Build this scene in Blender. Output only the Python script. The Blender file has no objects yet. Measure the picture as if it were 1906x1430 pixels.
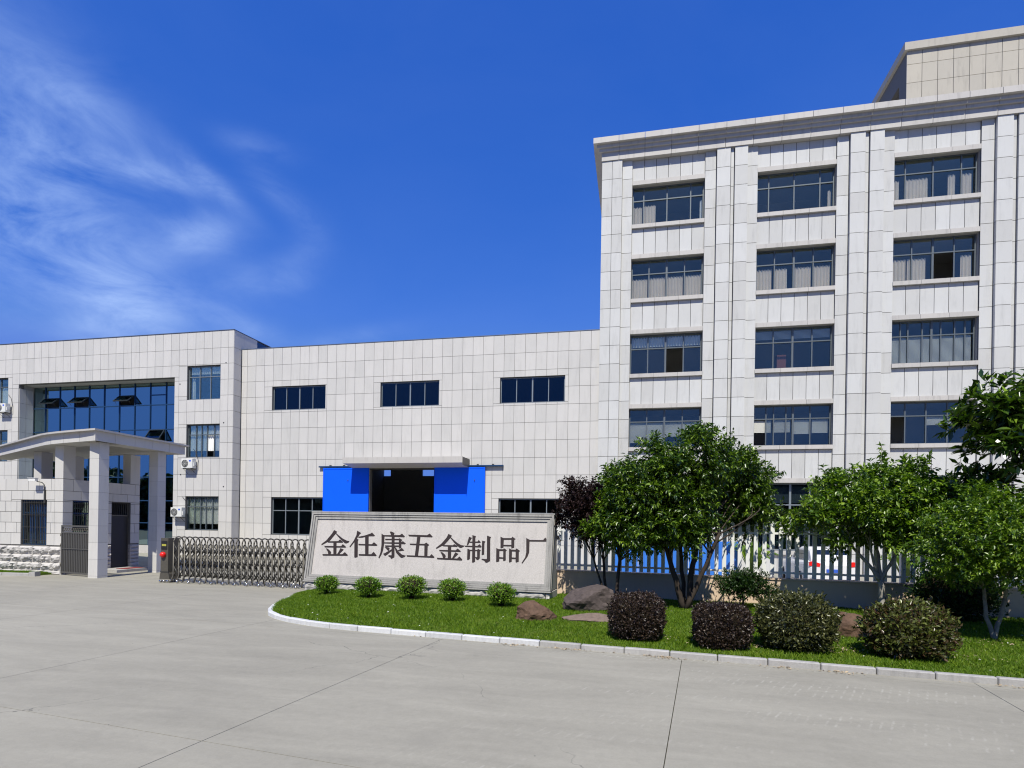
import bpy, bmesh, math, random
import numpy as np
from mathutils import Vector, Matrix, Euler
from mathutils.geometry import tessellate_polygon
from mathutils import noise as mnoise

random.seed(7)
rng = np.random.default_rng(11)
R = math.radians
scene = bpy.context.scene
C = scene.collection

# ---------------------------------------------------------------- camera, light, sky
EYE = 2.2
cam_data = bpy.data.cameras.new("camera")
cam = bpy.data.objects.new("camera", cam_data)
C.objects.link(cam)
cam.location = (0, 0, EYE)
CAM_YAW, CAM_ROLL = R(12.2), R(0.883)
cam.matrix_world = Matrix.Translation((0, 0, EYE)) @ (Matrix.Rotation(CAM_YAW, 4, 'Z') @ Matrix.Rotation(R(90), 4, 'X') @ Matrix.Rotation(CAM_ROLL, 4, 'Z'))
cam_data.sensor_width = 36.0
cam_data.lens = 36.0 * 1075.0 / 1906.0
cam_data.shift_y = (977.6 - 715.0) / 1906.0
cam_data.clip_end = 1500
scene.camera = cam

SUN_EL, SUN_AZ = 54.0, 5.0
sun_d = bpy.data.lights.new("sun", 'SUN')
sun_d.energy = 5.0
sun_d.angle = R(0.5)
sun_d.color = (1.0, 0.958, 0.83)
sun = bpy.data.objects.new("sun", sun_d)
C.objects.link(sun)
sun.rotation_euler = (R(90 - SUN_EL), 0, R(SUN_AZ))

scene.view_settings.view_transform = 'Standard'
scene.view_settings.look = 'None'
scene.view_settings.exposure = 0.22
scene.view_settings.gamma = 1.0
scene.view_settings.use_curve_mapping = False
scene.render.filter_size = 1.15
scene.cycles.filter_width = 1.15


class NT:
    """tiny helper to write node trees as expressions"""
    def __init__(s, tree):
        s.t = tree
    def n(s, typ, **kw):
        nd = s.t.nodes.new(typ)
        for k, v in kw.items():
            setattr(nd, k, v)
        return nd
    def put(s, sock, v):
        if hasattr(v, 'links') or isinstance(v, bpy.types.NodeSocket):
            s.t.links.new(v, sock)
        elif isinstance(v, (tuple, list)) and len(v) == 3 and sock.type == 'RGBA':
            sock.default_value = (*v, 1)
        else:
            sock.default_value = v
    def math(s, op, a, b=0.0, c=0.0, clamp=False):
        nd = s.n('ShaderNodeMath', operation=op, use_clamp=clamp)
        s.put(nd.inputs[0], a); s.put(nd.inputs[1], b); s.put(nd.inputs[2], c)
        return nd.outputs[0]
    def noise(s, vec, scale, detail=4, rough=0.55, dist=0.0):
        nd = s.n('ShaderNodeTexNoise')
        if vec is not None:
            s.put(nd.inputs['Vector'], vec)
        s.put(nd.inputs['Scale'], scale); s.put(nd.inputs['Detail'], detail)
        s.put(nd.inputs['Roughness'], rough); s.put(nd.inputs['Distortion'], dist)
        return nd.outputs[0]
    def ramp(s, f, stops):
        nd = s.n('ShaderNodeValToRGB')
        el = nd.color_ramp.elements
        while len(el) < len(stops):
            el.new(0.5)
        for e, (p, c) in zip(el, stops):
            e.position = p
            e.color = (*c, 1) if isinstance(c, (tuple, list)) else (c, c, c, 1)
        s.put(nd.inputs[0], f)
        return nd.outputs[0]
    def mix(s, f, a, b, blend='MIX'):
        nd = s.n('ShaderNodeMix', data_type='RGBA', blend_type=blend)
        s.put(nd.inputs[0], f); s.put(nd.inputs[6], a); s.put(nd.inputs[7], b)
        return nd.outputs[2]
    def mapping(s, vec, scale=(1, 1, 1), rot=(0, 0, 0), loc=(0, 0, 0)):
        nd = s.n('ShaderNodeMapping')
        s.put(nd.inputs[0], vec)
        nd.inputs[1].default_value = loc; nd.inputs[2].default_value = rot; nd.inputs[3].default_value = scale
        return nd.outputs[0]


def make_world():
    w = bpy.data.worlds.new("World")
    scene.world = w
    w.use_nodes = True
    t = w.node_tree
    t.nodes.clear()
    k = NT(t)
    sky = k.n('ShaderNodeTexSky', sky_type='NISHITA')
    sky.sun_disc = False
    sky.sun_elevation = R(SUN_EL)
    sky.sun_rotation = R(180 - SUN_AZ)
    sky.altitude = 100
    sky.air_density = 1.15
    sky.dust_density = 0.15
    sky.ozone_density = 2.6
    tc = k.n('ShaderNodeTexCoord').outputs['Generated']
    sep = k.n('ShaderNodeSeparateXYZ'); k.put(sep.inputs[0], tc)
    x, y, z = sep.outputs
    az = k.math('DEGREES', k.math('ARCTAN2', x, y))
    el = k.math('DEGREES', k.math('ARCSINE', z))
    # thin cirrus: soft elliptical patches (azimuth, elevation, half sizes, tilt, weight) broken up by streaky noise
    P = [(-52.5, 24.5, 5.5, 5.0, 20, .72), (-49.5, 20.0, 6.0, 4.0, -35, .62), (-56, 27, 7, 6, 0, .3), (-41.2, 23.3, 3.0, 1.5, 18, .85),
         (-45.5, 26.7, 4.8, .8, 3, .95), (-40.0, 27.3, 2.8, .75, -28, .75), (-46.0, 17.8, 3.4, 3.0, -10, .75),
         (-46.5, 14.4, 3.4, 3.0, 0, .65), (-36.5, 20.6, 3.6, 1.4, 15, .38), (-34.5, 27.6, 3.0, 1.0, -30, .4),
         (-36.5, 30.6, 2.8, .9, 0, .32), (-38.5, 17.2, 4.2, 1.2, -15, .45), (-28.0, 17.0, 4.5, .8, 14, .3),
         (-49.0, 29.6, 4.6, 1.6, -18, .45), (-32.5, 23.0, 3.0, 1.6, 60, .22), (-60, 18, 9, 4, 0, .5), (-70, 30, 12, 8, 0, .45), (60, 40, 20, 6, 10, .25), (150, 35, 25, 9, 0, .35)]
    tot = None
    for a0, e0, sa, se, tilt, wgt in P:
        da = k.math('SUBTRACT', az, a0); de = k.math('SUBTRACT', el, e0)
        c, s_ = math.cos(R(tilt)), math.sin(R(tilt))
        u = k.math('ADD', k.math('MULTIPLY', da, c / sa), k.math('MULTIPLY', de, s_ / sa))
        v = k.math('ADD', k.math('MULTIPLY', da, -s_ / se), k.math('MULTIPLY', de, c / se))
        d2 = k.math('ADD', k.math('MULTIPLY', u, u), k.math('MULTIPLY', v, v))
        g = k.math('MULTIPLY', k.math('EXPONENT', k.math('MULTIPLY', d2, -0.9)), wgt)
        tot = g if tot is None else k.math('ADD', tot, g)
    n1 = k.noise(k.mapping(tc, (1.0, 1.0, 2.3), (0, R(-22), 0)), 7.5, 9, .62, .45)
    n2 = k.noise(k.mapping(tc, (1, 1, 1.6), (R(15), R(10), 0)), 2.4, 6, .55, .5)
    m = k.math('ADD', k.math('MULTIPLY', n1, .75), k.math('MULTIPLY', n2, .55))
    m = k.math('SUBTRACT', m, .42, clamp=True)
    cl = k.math('MULTIPLY', k.math('MULTIPLY', tot, m), 2.15, clamp=True)
    veil = k.math('MULTIPLY', k.math('SUBTRACT', n2, .35, clamp=True), .10)
    cl = k.math('ADD', cl, veil, clamp=True)
    sc_ = k.n('ShaderNodeSeparateColor'); k.put(sc_.inputs[0], sky.outputs[0])
    cc_ = k.n('ShaderNodeCombineColor')
    for i, (kk, gg, top) in enumerate(SKY_CURVE):
        raw = k.math('MINIMUM', k.math('MAXIMUM', sc_.outputs[i], 0.0001), top)
        k.put(cc_.inputs[i], k.math('MULTIPLY', k.math('POWER', raw, gg), kk))
    base = cc_.outputs[0]
    col = k.mix(cl, base, CLOUD_COL)
    bg = k.n('ShaderNodeBackground')
    k.put(bg.inputs[0], col); bg.inputs[1].default_value = 0.10
    out = k.n('ShaderNodeOutputWorld')
    t.links.new(bg.outputs[0], out.inputs[0])


SKY_CURVE = ((0.237, 1.55, 2.3), (0.71, 0.85, 3.3), (2.85, 0.5, 4.7))      # a polarised, deep blue sky
CLOUD_COL = (3.4, 4.9, 8.6)
make_world()

# ---------------------------------------------------------------- materials
MATS = {}


def new_mat(name):
    m = bpy.data.materials.new(name)
    m.use_nodes = True
    m.node_tree.nodes.clear()
    k = NT(m.node_tree)
    out = k.n('ShaderNodeOutputMaterial')
    MATS[name] = m
    return m, k, out


def principled(k, out, col, rough=.6, metal=0.0, spec=.5, bump=None, bstr=.3, bdist=.01):
    b = k.n('ShaderNodeBsdfPrincipled')
    k.put(b.inputs['Base Color'], col)
    k.put(b.inputs['Roughness'], rough)
    k.put(b.inputs['Metallic'], metal)
    k.put(b.inputs['Specular IOR Level'], spec)
    if bump is not None:
        bn = k.n('ShaderNodeBump')
        bn.inputs['Strength'].default_value = bstr
        bn.inputs['Distance'].default_value = bdist
        k.put(bn.inputs['Height'], bump)
        k.put(b.inputs['Normal'], bn.outputs[0])
    k.t.links.new(b.outputs[0], out.inputs[0])
    return b


def pos(k):
    return k.n('ShaderNodeNewGeometry').outputs['Position']


def rnd(k):
    a = k.n('ShaderNodeObjectInfo').outputs['Random']
    b = k.n('ShaderNodeNewGeometry').outputs['Random Per Island']
    return k.math('FRACT', k.math('ADD', k.math('MULTIPLY', a, 7.31), b))


def stone(name, base, var=.06, speck=.10, scale=90, rough=.75, bump=.15, stain=.0, warm=(1, 1, 1)):
    m, k, out = new_mat(name)
    p = pos(k)
    r = rnd(k)
    n = k.noise(p, scale, 3, .7)
    big = k.noise(p, .9, 5, .6)
    med = k.noise(k.mapping(p, (1.5, 1.5, .22)), 3.2, 5, .65)
    f = k.math('ADD', k.math('MULTIPLY', k.math('SUBTRACT', n, .5), speck * 2), 1.0)
    f = k.math('ADD', f, k.math('MULTIPLY', k.math('SUBTRACT', r, .5), var * 2))
    f = k.math('ADD', f, k.math('MULTIPLY', k.math('SUBTRACT', big, .5), .14))
    if stain:
        st = k.math('MULTIPLY', k.math('SUBTRACT', med, .52, clamp=True), stain)
        f = k.math('SUBTRACT', f, st)
    comb = k.n('ShaderNodeVectorMath', operation='SCALE')
    comb.inputs[0].default_value = base
    k.put(comb.inputs['Scale'], f)
    col = comb.outputs[0]
    tint = k.mix(k.math('MULTIPLY', r, .5), (1, 1, 1), warm)
    col = k.mix(1.0, col, tint, 'MULTIPLY')
    principled(k, out, col, rough, 0, .35, n, bump, .004)
    return m


stone('granite_panel', (.525, .512, .488), .05, .06, 120, .62, .1, .42, (1.0, .985, .985))
stone('granite_tower', (.515, .51, .492), .075, .07, 110, .62, .1, .6, (.97, .99, 1.02))
stone('granite_roof', (.44, .41, .35), .04, .07, 60, .8, .2, .8, (1, .98, .94))
stone('granite_trim', (.47, .45, .425), .05, .06, 110, .6, .1, .9, (1, .98, .96))
stone('backing', (.15, .145, .135), .0, .1, 30, .9)
stone('pil_core', (.05, .048, .045), .0, .1, 30, .9)
stone('reveal', (.33, .32, .31), .0, .1, 40, .85)
stone('rough_granite', (.46, .44, .42), .07, .16, 28, .85, .9, .9)
stone('monument_face', (.46, .43, .408), .0, .55, 55, .7, .5, .9)
stone('monument_frame', (.30, .29, .275), .06, .35, 38, .75, .7, 2.2)
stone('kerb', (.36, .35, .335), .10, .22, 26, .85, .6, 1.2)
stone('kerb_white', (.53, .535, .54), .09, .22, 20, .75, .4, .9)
stone('soffit', (.45, .44, .41), .0, .05, 12, .85)
stone('rock_grey', (.082, .064, .058), .0, .55, 11, .85, 1.0, 1.2, (1, .9, .85))
stone('rock_brown', (.105, .063, .040), .0, .75, 9, .85, 1.0, 1.2, (1, .9, .85))
stone('rock_pale', (.17, .125, .10), .0, .5, 11, .85, 1.0, 1.0)
stone('dwarf_wall', (.64, .49, .37), .0, .05, 40, .85, .3, .5)
stone('interior', (.42, .41, .39), .0, .05, 5, .9)


def plain(name, col, rough=.5, metal=0.0, spec=.5, nscale=25, namt=.12, bump=0):
    m, k, out = new_mat(name)
    p = pos(k)
    n = k.noise(p, nscale, 4, .6)
    f = k.math('ADD', k.math('MULTIPLY', k.math('SUBTRACT', n, .5), namt * 2), 1.0)
    comb = k.n('ShaderNodeVectorMath', operation='SCALE')
    comb.inputs[0].default_value = col
    k.put(comb.inputs['Scale'], f)
    principled(k, out, comb.outputs[0], rough, metal, spec, n if bump else None, bump or .1, .003)
    return m


plain('frame_grey', (.105, .125, .14), .45, .2)
plain('frame_light', (.22, .25, .27), .4, .3)
plain('frame_dark', (.03, .04, .05), .4, .2)
plain('frame_blue', (.02, .06, .14), .3, .3)
plain('blue_door', (.002, .105, .90), .6, 0, .15, 1.2, .05)
plain('blue_sheet', (.035, .18, .62), .5, 0, .4, 2, .1)
plain('steel', (.115, .105, .085), .5, .45, .5, 14, .25)
plain('steel_dark', (.06, .058, .052), .5, .4)
plain('chrome', (.62, .62, .62), .15, 1.0)
plain('gate_grey', (.105, .10, .09), .5, .3, .5, 30, .2)
plain('black', (.012, .012, .014), .5)
plain('display', (.35, .33, .05), .6)
plain('red', (.75, .012, .008), .35)
plain('mat_red', (.18, .02, .02), .9)
plain('white_paint', (.72, .72, .70), .5, 0, .4, 20, .06)
plain('ac_white', (.66, .66, .63), .45, 0, .4, 12, .07)
plain('sticker_blue', (.03, .10, .55), .5)
plain('pvc', (.74, .75, .74), .4, 0, .4, 6, .07)
plain('curtain', (.78, .68, .57), .9, 0, .2, 3, .1)
plain('curtain_white', (.84, .84, .82), .9, 0, .2, 3, .05)
plain('blind', (.66, .65, .60), .7, 0, .2, 4, .05)
plain('cabinet', (.22, .075, .05), .6)
plain('ink', (.028, .019, .018), .55, 0, .3, 60, .25)
plain('rubber', (.012, .012, .012), .8)
plain('car_white', (.70, .70, .71), .2, 0, .5, 1, .01)
plain('plate_blue', (.03, .10, .50), .5)
plain('yellow_paint', (.70, .45, .01), .6)
plain('flashing', (.16, .20, .27), .4, .5)
plain('bark', (.17, .15, .125), .9, 0, .2, 18, .5, .9)
plain('bark_white', (.21, .195, .17), .9, 0, .2, 18, .6, .9)
plain('bark_dark', (.05, .038, .03), .9, 0, .2, 18, .4, .9)
plain('bark_pale', (.34, .32, .29), .9, 0, .2, 18, .5, .9)
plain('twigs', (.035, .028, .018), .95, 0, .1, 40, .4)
plain('litter', (.38, .30, .20), .8, 0, .2, 3, .6)
plain('petal', (.62, .62, .55), .8, 0, .2, 3, .2)
plain('soil', (.14, .10, .065), .95, 0, .1, 12, .5, .8)


def glass(name, tint, refl, fac, rough=.01):
    m, k, out = new_mat(name)
    tr = k.n('ShaderNodeBsdfTransparent'); k.put(tr.inputs[0], tint)
    gl = k.n('ShaderNodeBsdfGlossy'); k.put(gl.inputs[0], refl); gl.inputs['Roughness'].default_value = rough
    p = pos(k)
    bn = k.n('ShaderNodeBump'); bn.inputs['Strength'].default_value = .04; bn.inputs['Distance'].default_value = .02
    k.put(bn.inputs['Height'], k.noise(p, 1.1, 2, .5))
    k.put(gl.inputs['Normal'], bn.outputs[0])
    lw = k.n('ShaderNodeLayerWeight'); lw.inputs[0].default_value = .35
    f = k.math('ADD', k.math('MULTIPLY', lw.outputs['Fresnel'], .55), fac, clamp=True)
    mx = k.n('ShaderNodeMixShader')
    k.put(mx.inputs[0], f)
    k.t.links.new(tr.outputs[0], mx.inputs[1]); k.t.links.new(gl.outputs[0], mx.inputs[2])
    k.t.links.new(mx.outputs[0], out.inputs[0])
    return m


glass('glass', (.94, .955, .96), (.85, .98, .84), .05)
glass('glass_dark', (.50, .56, .60), (.28, .50, .62), .05)
glass('glass_curtain', (.10, .16, .24), (.52, .72, .72), .55)
glass('glass_car', (.10, .12, .13), (.9, .95, 1), .08)


def leafmat(name, c1, c2, c3, trans=.35, rough=.38, spec=.5):
    m, k, out = new_mat(name)
    r = k.n('ShaderNodeNewGeometry').outputs['Random Per Island']
    p = pos(k)
    big = k.noise(p, 2.3, 3, .6)
    f = k.math('ADD', k.math('MULTIPLY', r, .65), k.math('MULTIPLY', big, .45))
    col = k.ramp(f, [(.15, c1), (.55, c2), (.95, c3)])
    b = k.n('ShaderNodeBsdfPrincipled')
    k.put(b.inputs['Base Color'], col)
    b.inputs['Roughness'].default_value = rough
    b.inputs['Specular IOR Level'].default_value = spec
    tl = k.n('ShaderNodeBsdfTranslucent')
    k.put(tl.inputs[0], k.mix(1.0, col, (1.2, 1.5, .5), 'MULTIPLY'))
    mx = k.n('ShaderNodeMixShader'); mx.inputs[0].default_value = trans
    k.t.links.new(b.outputs[0], mx.inputs[1]); k.t.links.new(tl.outputs[0], mx.inputs[2])
    k.t.links.new(mx.outputs[0], out.inputs[0])
    return m


leafmat('leaf_green', (.012, .032, .004), (.038, .082, .007), (.22, .33, .025), .25, .32, .7)
leafmat('leaf_bright', (.022, .055, .005), (.075, .145, .009), (.27, .38, .03), .28, .36, .6)
leafmat('leaf_azalea', (.05, .12, .010), (.13, .25, .018), (.30, .42, .05))
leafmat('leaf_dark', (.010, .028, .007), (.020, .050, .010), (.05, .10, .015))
leafmat('leaf_magnolia', (.012, .030, .006), (.040, .085, .010), (.21, .32, .03), .18, .26, .6)
leafmat('leaf_purple', (.008, .004, .005), (.018, .008, .009), (.040, .016, .014), .2, .6, .25)
leafmat('leaf_purple_shrub', (.014, .009, .008), (.030, .018, .013), (.085, .055, .035), .12, .4)
leafmat('leaf_mixed', (.022, .028, .012), (.060, .066, .022), (.18, .18, .06), .2, .3)
leafmat('leaf_photinia', (.085, .035, .022), (.055, .065, .018), (.20, .23, .05), .25, .3)
leafmat('grass', (.050, .105, .005), (.10, .185, .008), (.20, .27, .02), .3, .55, .25)
leafmat('leaf_far', (.014, .028, .010), (.022, .045, .012), (.035, .06, .015), .1, .6)


def mat_concrete():
    m, k, out = new_mat('concrete')
    p = pos(k)
    r = k.n('ShaderNodeObjectInfo').outputs['Random']
    fine = k.noise(p, 130, 4, .7)
    grit = k.noise(p, 420, 2, .6)
    med = k.noise(k.mapping(p, (.45, 1.6, 1), (0, 0, R(8))), 1.1, 8, .62, .6)
    big = k.noise(p, .18, 4, .5)
    wv = k.noise(k.mapping(p, (.30, 6.5, 1), (0, 0, R(6))), 1.0, 5, .6, .3)
    f = k.math('ADD', 1.0, k.math('MULTIPLY', k.math('SUBTRACT', fine, .5), .16))
    f = k.math('ADD', f, k.math('MULTIPLY', k.math('SUBTRACT', grit, .5), .22))
    f = k.math('ADD', f, k.math('MULTIPLY', k.math('SUBTRACT', med, .5), .50))
    f = k.math('ADD', f, k.math('MULTIPLY', k.math('SUBTRACT', big, .5), .30))
    f = k.math('ADD', f, k.math('MULTIPLY', k.math('SUBTRACT', wv, .5), .14))
    mid = k.noise(p, 9, 6, .72, .3)
    f = k.math('ADD', f, k.math('MULTIPLY', k.math('SUBTRACT', mid, .5), .30))
    grain = k.noise(p, 42, 3, .8)
    f = k.math('ADD', f, k.math('MULTIPLY', k.math('SUBTRACT', grain, .5), .26))
    f = k.math('ADD', f, k.math('MULTIPLY', k.math('SUBTRACT', r, .5), .07))
    # worn tyre-grooved streaks: short pale dashes running in bands across the slab
    q = k.mapping(p, (1, 1, 1), (0, 0, R(24)))
    sp = k.n('ShaderNodeSeparateXYZ'); k.put(sp.inputs[0], q)
    band = k.noise(k.mapping(p, (.22, 2.3, 1), (0, 0, R(12))), 1.0, 3, .5, .4)
    bandm = k.math('MULTIPLY', k.math('SUBTRACT', band, .50, clamp=True), 6.5, clamp=True)
    dash = k.n('ShaderNodeTexWave', wave_type='BANDS', bands_direction='X')
    k.put(dash.inputs['Vector'], q); dash.inputs['Scale'].default_value = 3.1
    dash.inputs['Distortion'].default_value = 1.2; dash.inputs['Detail'].default_value = 2; dash.inputs['Detail Scale'].default_value = 2
    dm = k.math('MULTIPLY', k.math('SUBTRACT', dash.outputs['Fac'], .72, clamp=True), 3.2, clamp=True)
    brk = k.math('MULTIPLY', k.math('SUBTRACT', k.noise(p, 7, 3, .6), .46, clamp=True), 6, clamp=True)
    sx = k.n('ShaderNodeSeparateXYZ'); k.put(sx.inputs[0], p)
    side = k.math('MULTIPLY', k.math('ADD', sx.outputs[0], 3.2), .35, clamp=True)
    pale = k.math('MULTIPLY', k.math('MULTIPLY', k.math('MULTIPLY', bandm, dm), brk), side)
    comb = k.n('ShaderNodeVectorMath', operation='SCALE')
    comb.inputs[0].default_value = (.282, .266, .218)
    k.put(comb.inputs['Scale'], f)
    col = k.mix(k.math('MULTIPLY', pale, .6), comb.outputs[0], (.44, .42, .36))
    # hairline cracks that come and go
    cv = k.n('ShaderNodeTexVoronoi', feature='DISTANCE_TO_EDGE')
    wob = k.n('ShaderNodeTexNoise'); k.put(wob.inputs['Vector'], p); wob.inputs['Scale'].default_value = 1.6; wob.inputs['Detail'].default_value = 6
    va = k.n('ShaderNodeVectorMath', operation='MULTIPLY_ADD'); k.put(va.inputs[0], wob.outputs['Color']); va.inputs[1].default_value = (.9, .9, 0); k.put(va.inputs[2], p)
    k.put(cv.inputs['Vector'], va.outputs[0]); cv.inputs['Scale'].default_value = .16
    cr = k.math('LESS_THAN', cv.outputs['Distance'], .0011)
    crm = k.math('MULTIPLY', k.math('MULTIPLY', k.math('SUBTRACT', k.noise(p, .35, 3, .5), .50, clamp=True), 12, clamp=True), cr)
    col = k.mix(k.math('MULTIPLY', crm, .65), col, (.09, .085, .075))
    # small dark oil spots
    vo = k.n('ShaderNodeTexVoronoi'); k.put(vo.inputs['Vector'], p); vo.inputs['Scale'].default_value = 1.7
    spot = k.math('LESS_THAN', vo.outputs['Distance'], .017)
    col = k.mix(k.math('MULTIPLY', spot, .75), col, (.06, .055, .05))
    stn = k.math('MULTIPLY', k.math('SUBTRACT', k.noise(k.mapping(p, (.6, 1, 1)), .55, 5, .6, .8), .58, clamp=True), 2.0, clamp=True)
    col = k.mix(stn, col, (.20, .19, .16))
    principled(k, out, col, .82, 0, .3, k.math('ADD', grit, k.math('MULTIPLY', fine, 1.5)), .3, .004)


mat_concrete()


def mat_ground():
    m, k, out = new_mat('dark_base')
    p = pos(k)
    n = k.noise(p, 3, 5, .6)
    principled(k, out, k.ramp(n, [(.3, (.08, .075, .065)), (.7, (.13, .12, .10))]), .95)
    m, k, out = new_mat('turf')
    p = pos(k)
    n = k.noise(p, 2.2, 5, .6); n2 = k.noise(p, 60, 3, .7)
    f = k.math('ADD', k.math('MULTIPLY', n, .6), k.math('MULTIPLY', n2, .4))
    principled(k, out, k.ramp(f, [(.3, (.035, .065, .008)), (.5, (.075, .125, .012)), (.68, (.17, .17, .05))]), .95, 0, .1, n2, .8, .02)


mat_ground()

# ---------------------------------------------------------------- object helpers
def tag(o, label=None, cat=None, group=None, kind=None):
    if label: o['label'] = label
    if cat: o['category'] = cat
    if group: o['group'] = group
    if kind: o['kind'] = kind
    return o


def thing(name, loc, label, cat, rotz=0, group=None):
    o = bpy.data.objects.new(name, None)
    o.empty_display_size = .3
    C.objects.link(o)
    o.location = loc
    o.rotation_euler = (0, 0, rotz)
    return tag(o, label, cat, group)


def link(name, mesh, mat=None, parent=None, loc=(0, 0, 0), rot=None):
    if mat is not None and not mesh.materials:
        mesh.materials.append(MATS[mat])
    o = bpy.data.objects.new(name, mesh)
    C.objects.link(o)
    if parent is not None:
        o.parent = parent
    o.location = loc
    if rot is not None:
        o.rotation_euler = rot
    return o


class MB:
    """collects shapes, then becomes ONE mesh object; off = origin of the thing it belongs to"""
    def __init__(s, off=(0, 0, 0)):
        s.v = []; s.f = []; s.off = Vector(off); s.smooth = []
    def box(s, x0, x1, y0, y1, z0, z1):
        b = len(s.v)
        s.v += [(x0, y0, z0), (x1, y0, z0), (x1, y1, z0), (x0, y1, z0), (x0, y0, z1), (x1, y0, z1), (x1, y1, z1), (x0, y1, z1)]
        s.f += [tuple(b + i for i in q) for q in ((0, 3, 2, 1), (4, 5, 6, 7), (0, 1, 5, 4), (1, 2, 6, 5), (2, 3, 7, 6), (3, 0, 4, 7))]
        return s
    def prism(s, pts, axis, a0, a1):
        """polygon of 2-D points extruded along an axis ('x','y','z')"""
        def P(p, a):
            return {'x': (a, p[0], p[1]), 'y': (p[0], a, p[1]), 'z': (p[0], p[1], a)}[axis]
        b = len(s.v); n = len(pts)
        s.v += [P(p, a0) for p in pts] + [P(p, a1) for p in pts]
        tris = tessellate_polygon([[Vector((p[0], p[1], 0)) for p in pts]])
        for t in tris:
            s.f.append((b + t[0], b + t[1], b + t[2])); s.f.append((b + n + t[2], b + n + t[1], b + n + t[0]))
        for i in range(n):
            j = (i + 1) % n
            s.f.append((b + i, b + j, b + n + j, b + n + i))
        return s
    def tube(s, pts, rad, n=8, cap=True):
        pts = [Vector(p) for p in pts]
        if not isinstance(rad, (list, tuple)):
            rad = [rad] * len(pts)
        b0 = len(s.v)
        prev = None
        for i, p in enumerate(pts):
            d = (pts[min(i + 1, len(pts) - 1)] - pts[max(i - 1, 0)])
            if d.length < 1e-6: d = Vector((0, 0, 1))
            d.normalize()
            if prev is None:
                a = d.orthogonal().normalized()
            else:
                a = (prev - d * prev.dot(d))
                a = a.normalized() if a.length > 1e-5 else d.orthogonal().normalized()
            prev = a
            c = d.cross(a)
            for j in range(n):
                t = 2 * math.pi * j / n
                s.v.append(tuple(p + (a * math.cos(t) + c * math.sin(t)) * rad[i]))
        f0 = len(s.f)
        for i in range(len(pts) - 1):
            for j in range(n):
                q = b0 + i * n; r = q + n; j2 = (j + 1) % n
                s.f.append((q + j, q + j2, r + j2, r + j))
        s.smooth += range(f0, len(s.f))
        if cap:
            s.f.append(tuple(b0 + j for j in reversed(range(n))))
            e = b0 + (len(pts) - 1) * n
            s.f.append(tuple(e + j for j in range(n)))
        return s
    def sphere(s, c, r, n=12, m=8, sz=1.0):
        b = len(s.v); f0 = len(s.f)
        for i in range(m + 1):
            ph = math.pi * i / m
            for j in range(n):
                t = 2 * math.pi * j / n
                s.v.append((c[0] + r * math.sin(ph) * math.cos(t), c[1] + r * math.sin(ph) * math.sin(t), c[2] + r * sz * math.cos(ph)))
        for i in range(m):
            for j in range(n):
                j2 = (j + 1) % n
                s.f.append((b + i * n + j, b + (i + 1) * n + j, b + (i + 1) * n + j2, b + i * n + j2))
        s.smooth += range(f0, len(s.f))
        return s
    def mesh(s, name='m'):
        me = bpy.data.meshes.new(name)
        o = s.off
        me.from_pydata([(p[0] - o.x, p[1] - o.y, p[2] - o.z) for p in s.v], [], s.f)
        bm = bmesh.new(); bm.from_mesh(me)
        bmesh.ops.recalc_face_normals(bm, faces=bm.faces)
        bm.to_mesh(me); bm.free()
        if s.smooth:
            fl = [False] * len(me.polygons)
            for i in s.smooth: fl[i] = True
            me.polygons.foreach_set('use_smooth', fl)
        return me
    def build(s, name, mat, parent=None, loc=(0, 0, 0), rot=None, **kw):
        o = link(name, s.mesh(name), mat, parent, loc, rot)
        if kw: tag(o, **kw)
        return o


BOXES = {}


def unit_box(dx, dy, dz, mat, bev=0.0):
    key = (round(dx, 3), round(dy, 3), round(dz, 3), mat, bev)
    if key not in BOXES:
        me = MB().box(0, dx, 0, dy, 0, dz).mesh('piece')
        if bev:
            bm = bmesh.new(); bm.from_mesh(me)
            bmesh.ops.bevel(bm, geom=bm.edges[:], offset=bev, segments=1, affect='EDGES')
            bm.to_mesh(me); bm.free()
        me.materials.append(MATS[mat])
        BOXES[key] = me
    return BOXES[key]


def project(x, y, z):
    """photo-plane position of a world point (for sorting by visible size only)"""
    c, s_ = math.cos(CAM_YAW), math.sin(CAM_YAW)
    X = x * c + y * s_; F = -x * s_ + y * c
    if F < .1: return None
    return X / F, (z - EYE) / F, F


def in_view(b):
    q = project((b[0] + b[1]) / 2, (b[2] + b[3]) / 2, (b[4] + b[5]) / 2)
    if q is None: return 0
    if abs(q[0]) > .93 or q[1] > .95 or q[1] < -.45: return 0
    w = max(b[1] - b[0], (b[3] - b[2]) * .4); h = b[5] - b[4]
    return w * h / q[2] ** 2


def pieces(name, boxes, mat, parent, base, limit=300, bev=0.0, hidden=None):
    """boxes (x0,x1,y0,y1,z0,z1) in world coordinates: the largest in view as parts, the rest joined"""
    boxes = sorted(boxes, key=lambda b: -(in_view(b) * (0.1 if hidden and hidden(b) else 1)))
    for b in boxes[:limit]:
        o = bpy.data.objects.new(name, unit_box(b[1] - b[0], b[3] - b[2], b[5] - b[4], mat, bev))
        C.objects.link(o)
        o.parent = parent
        o.location = (b[0] - base[0], b[2] - base[1], b[4] - base[2])
    rest = boxes[limit:]
    if rest:
        m = MB(base)
        for b in rest: m.box(*b)
        o = m.build(name, mat, parent)
        o['kind'] = 'stuff'


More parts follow.
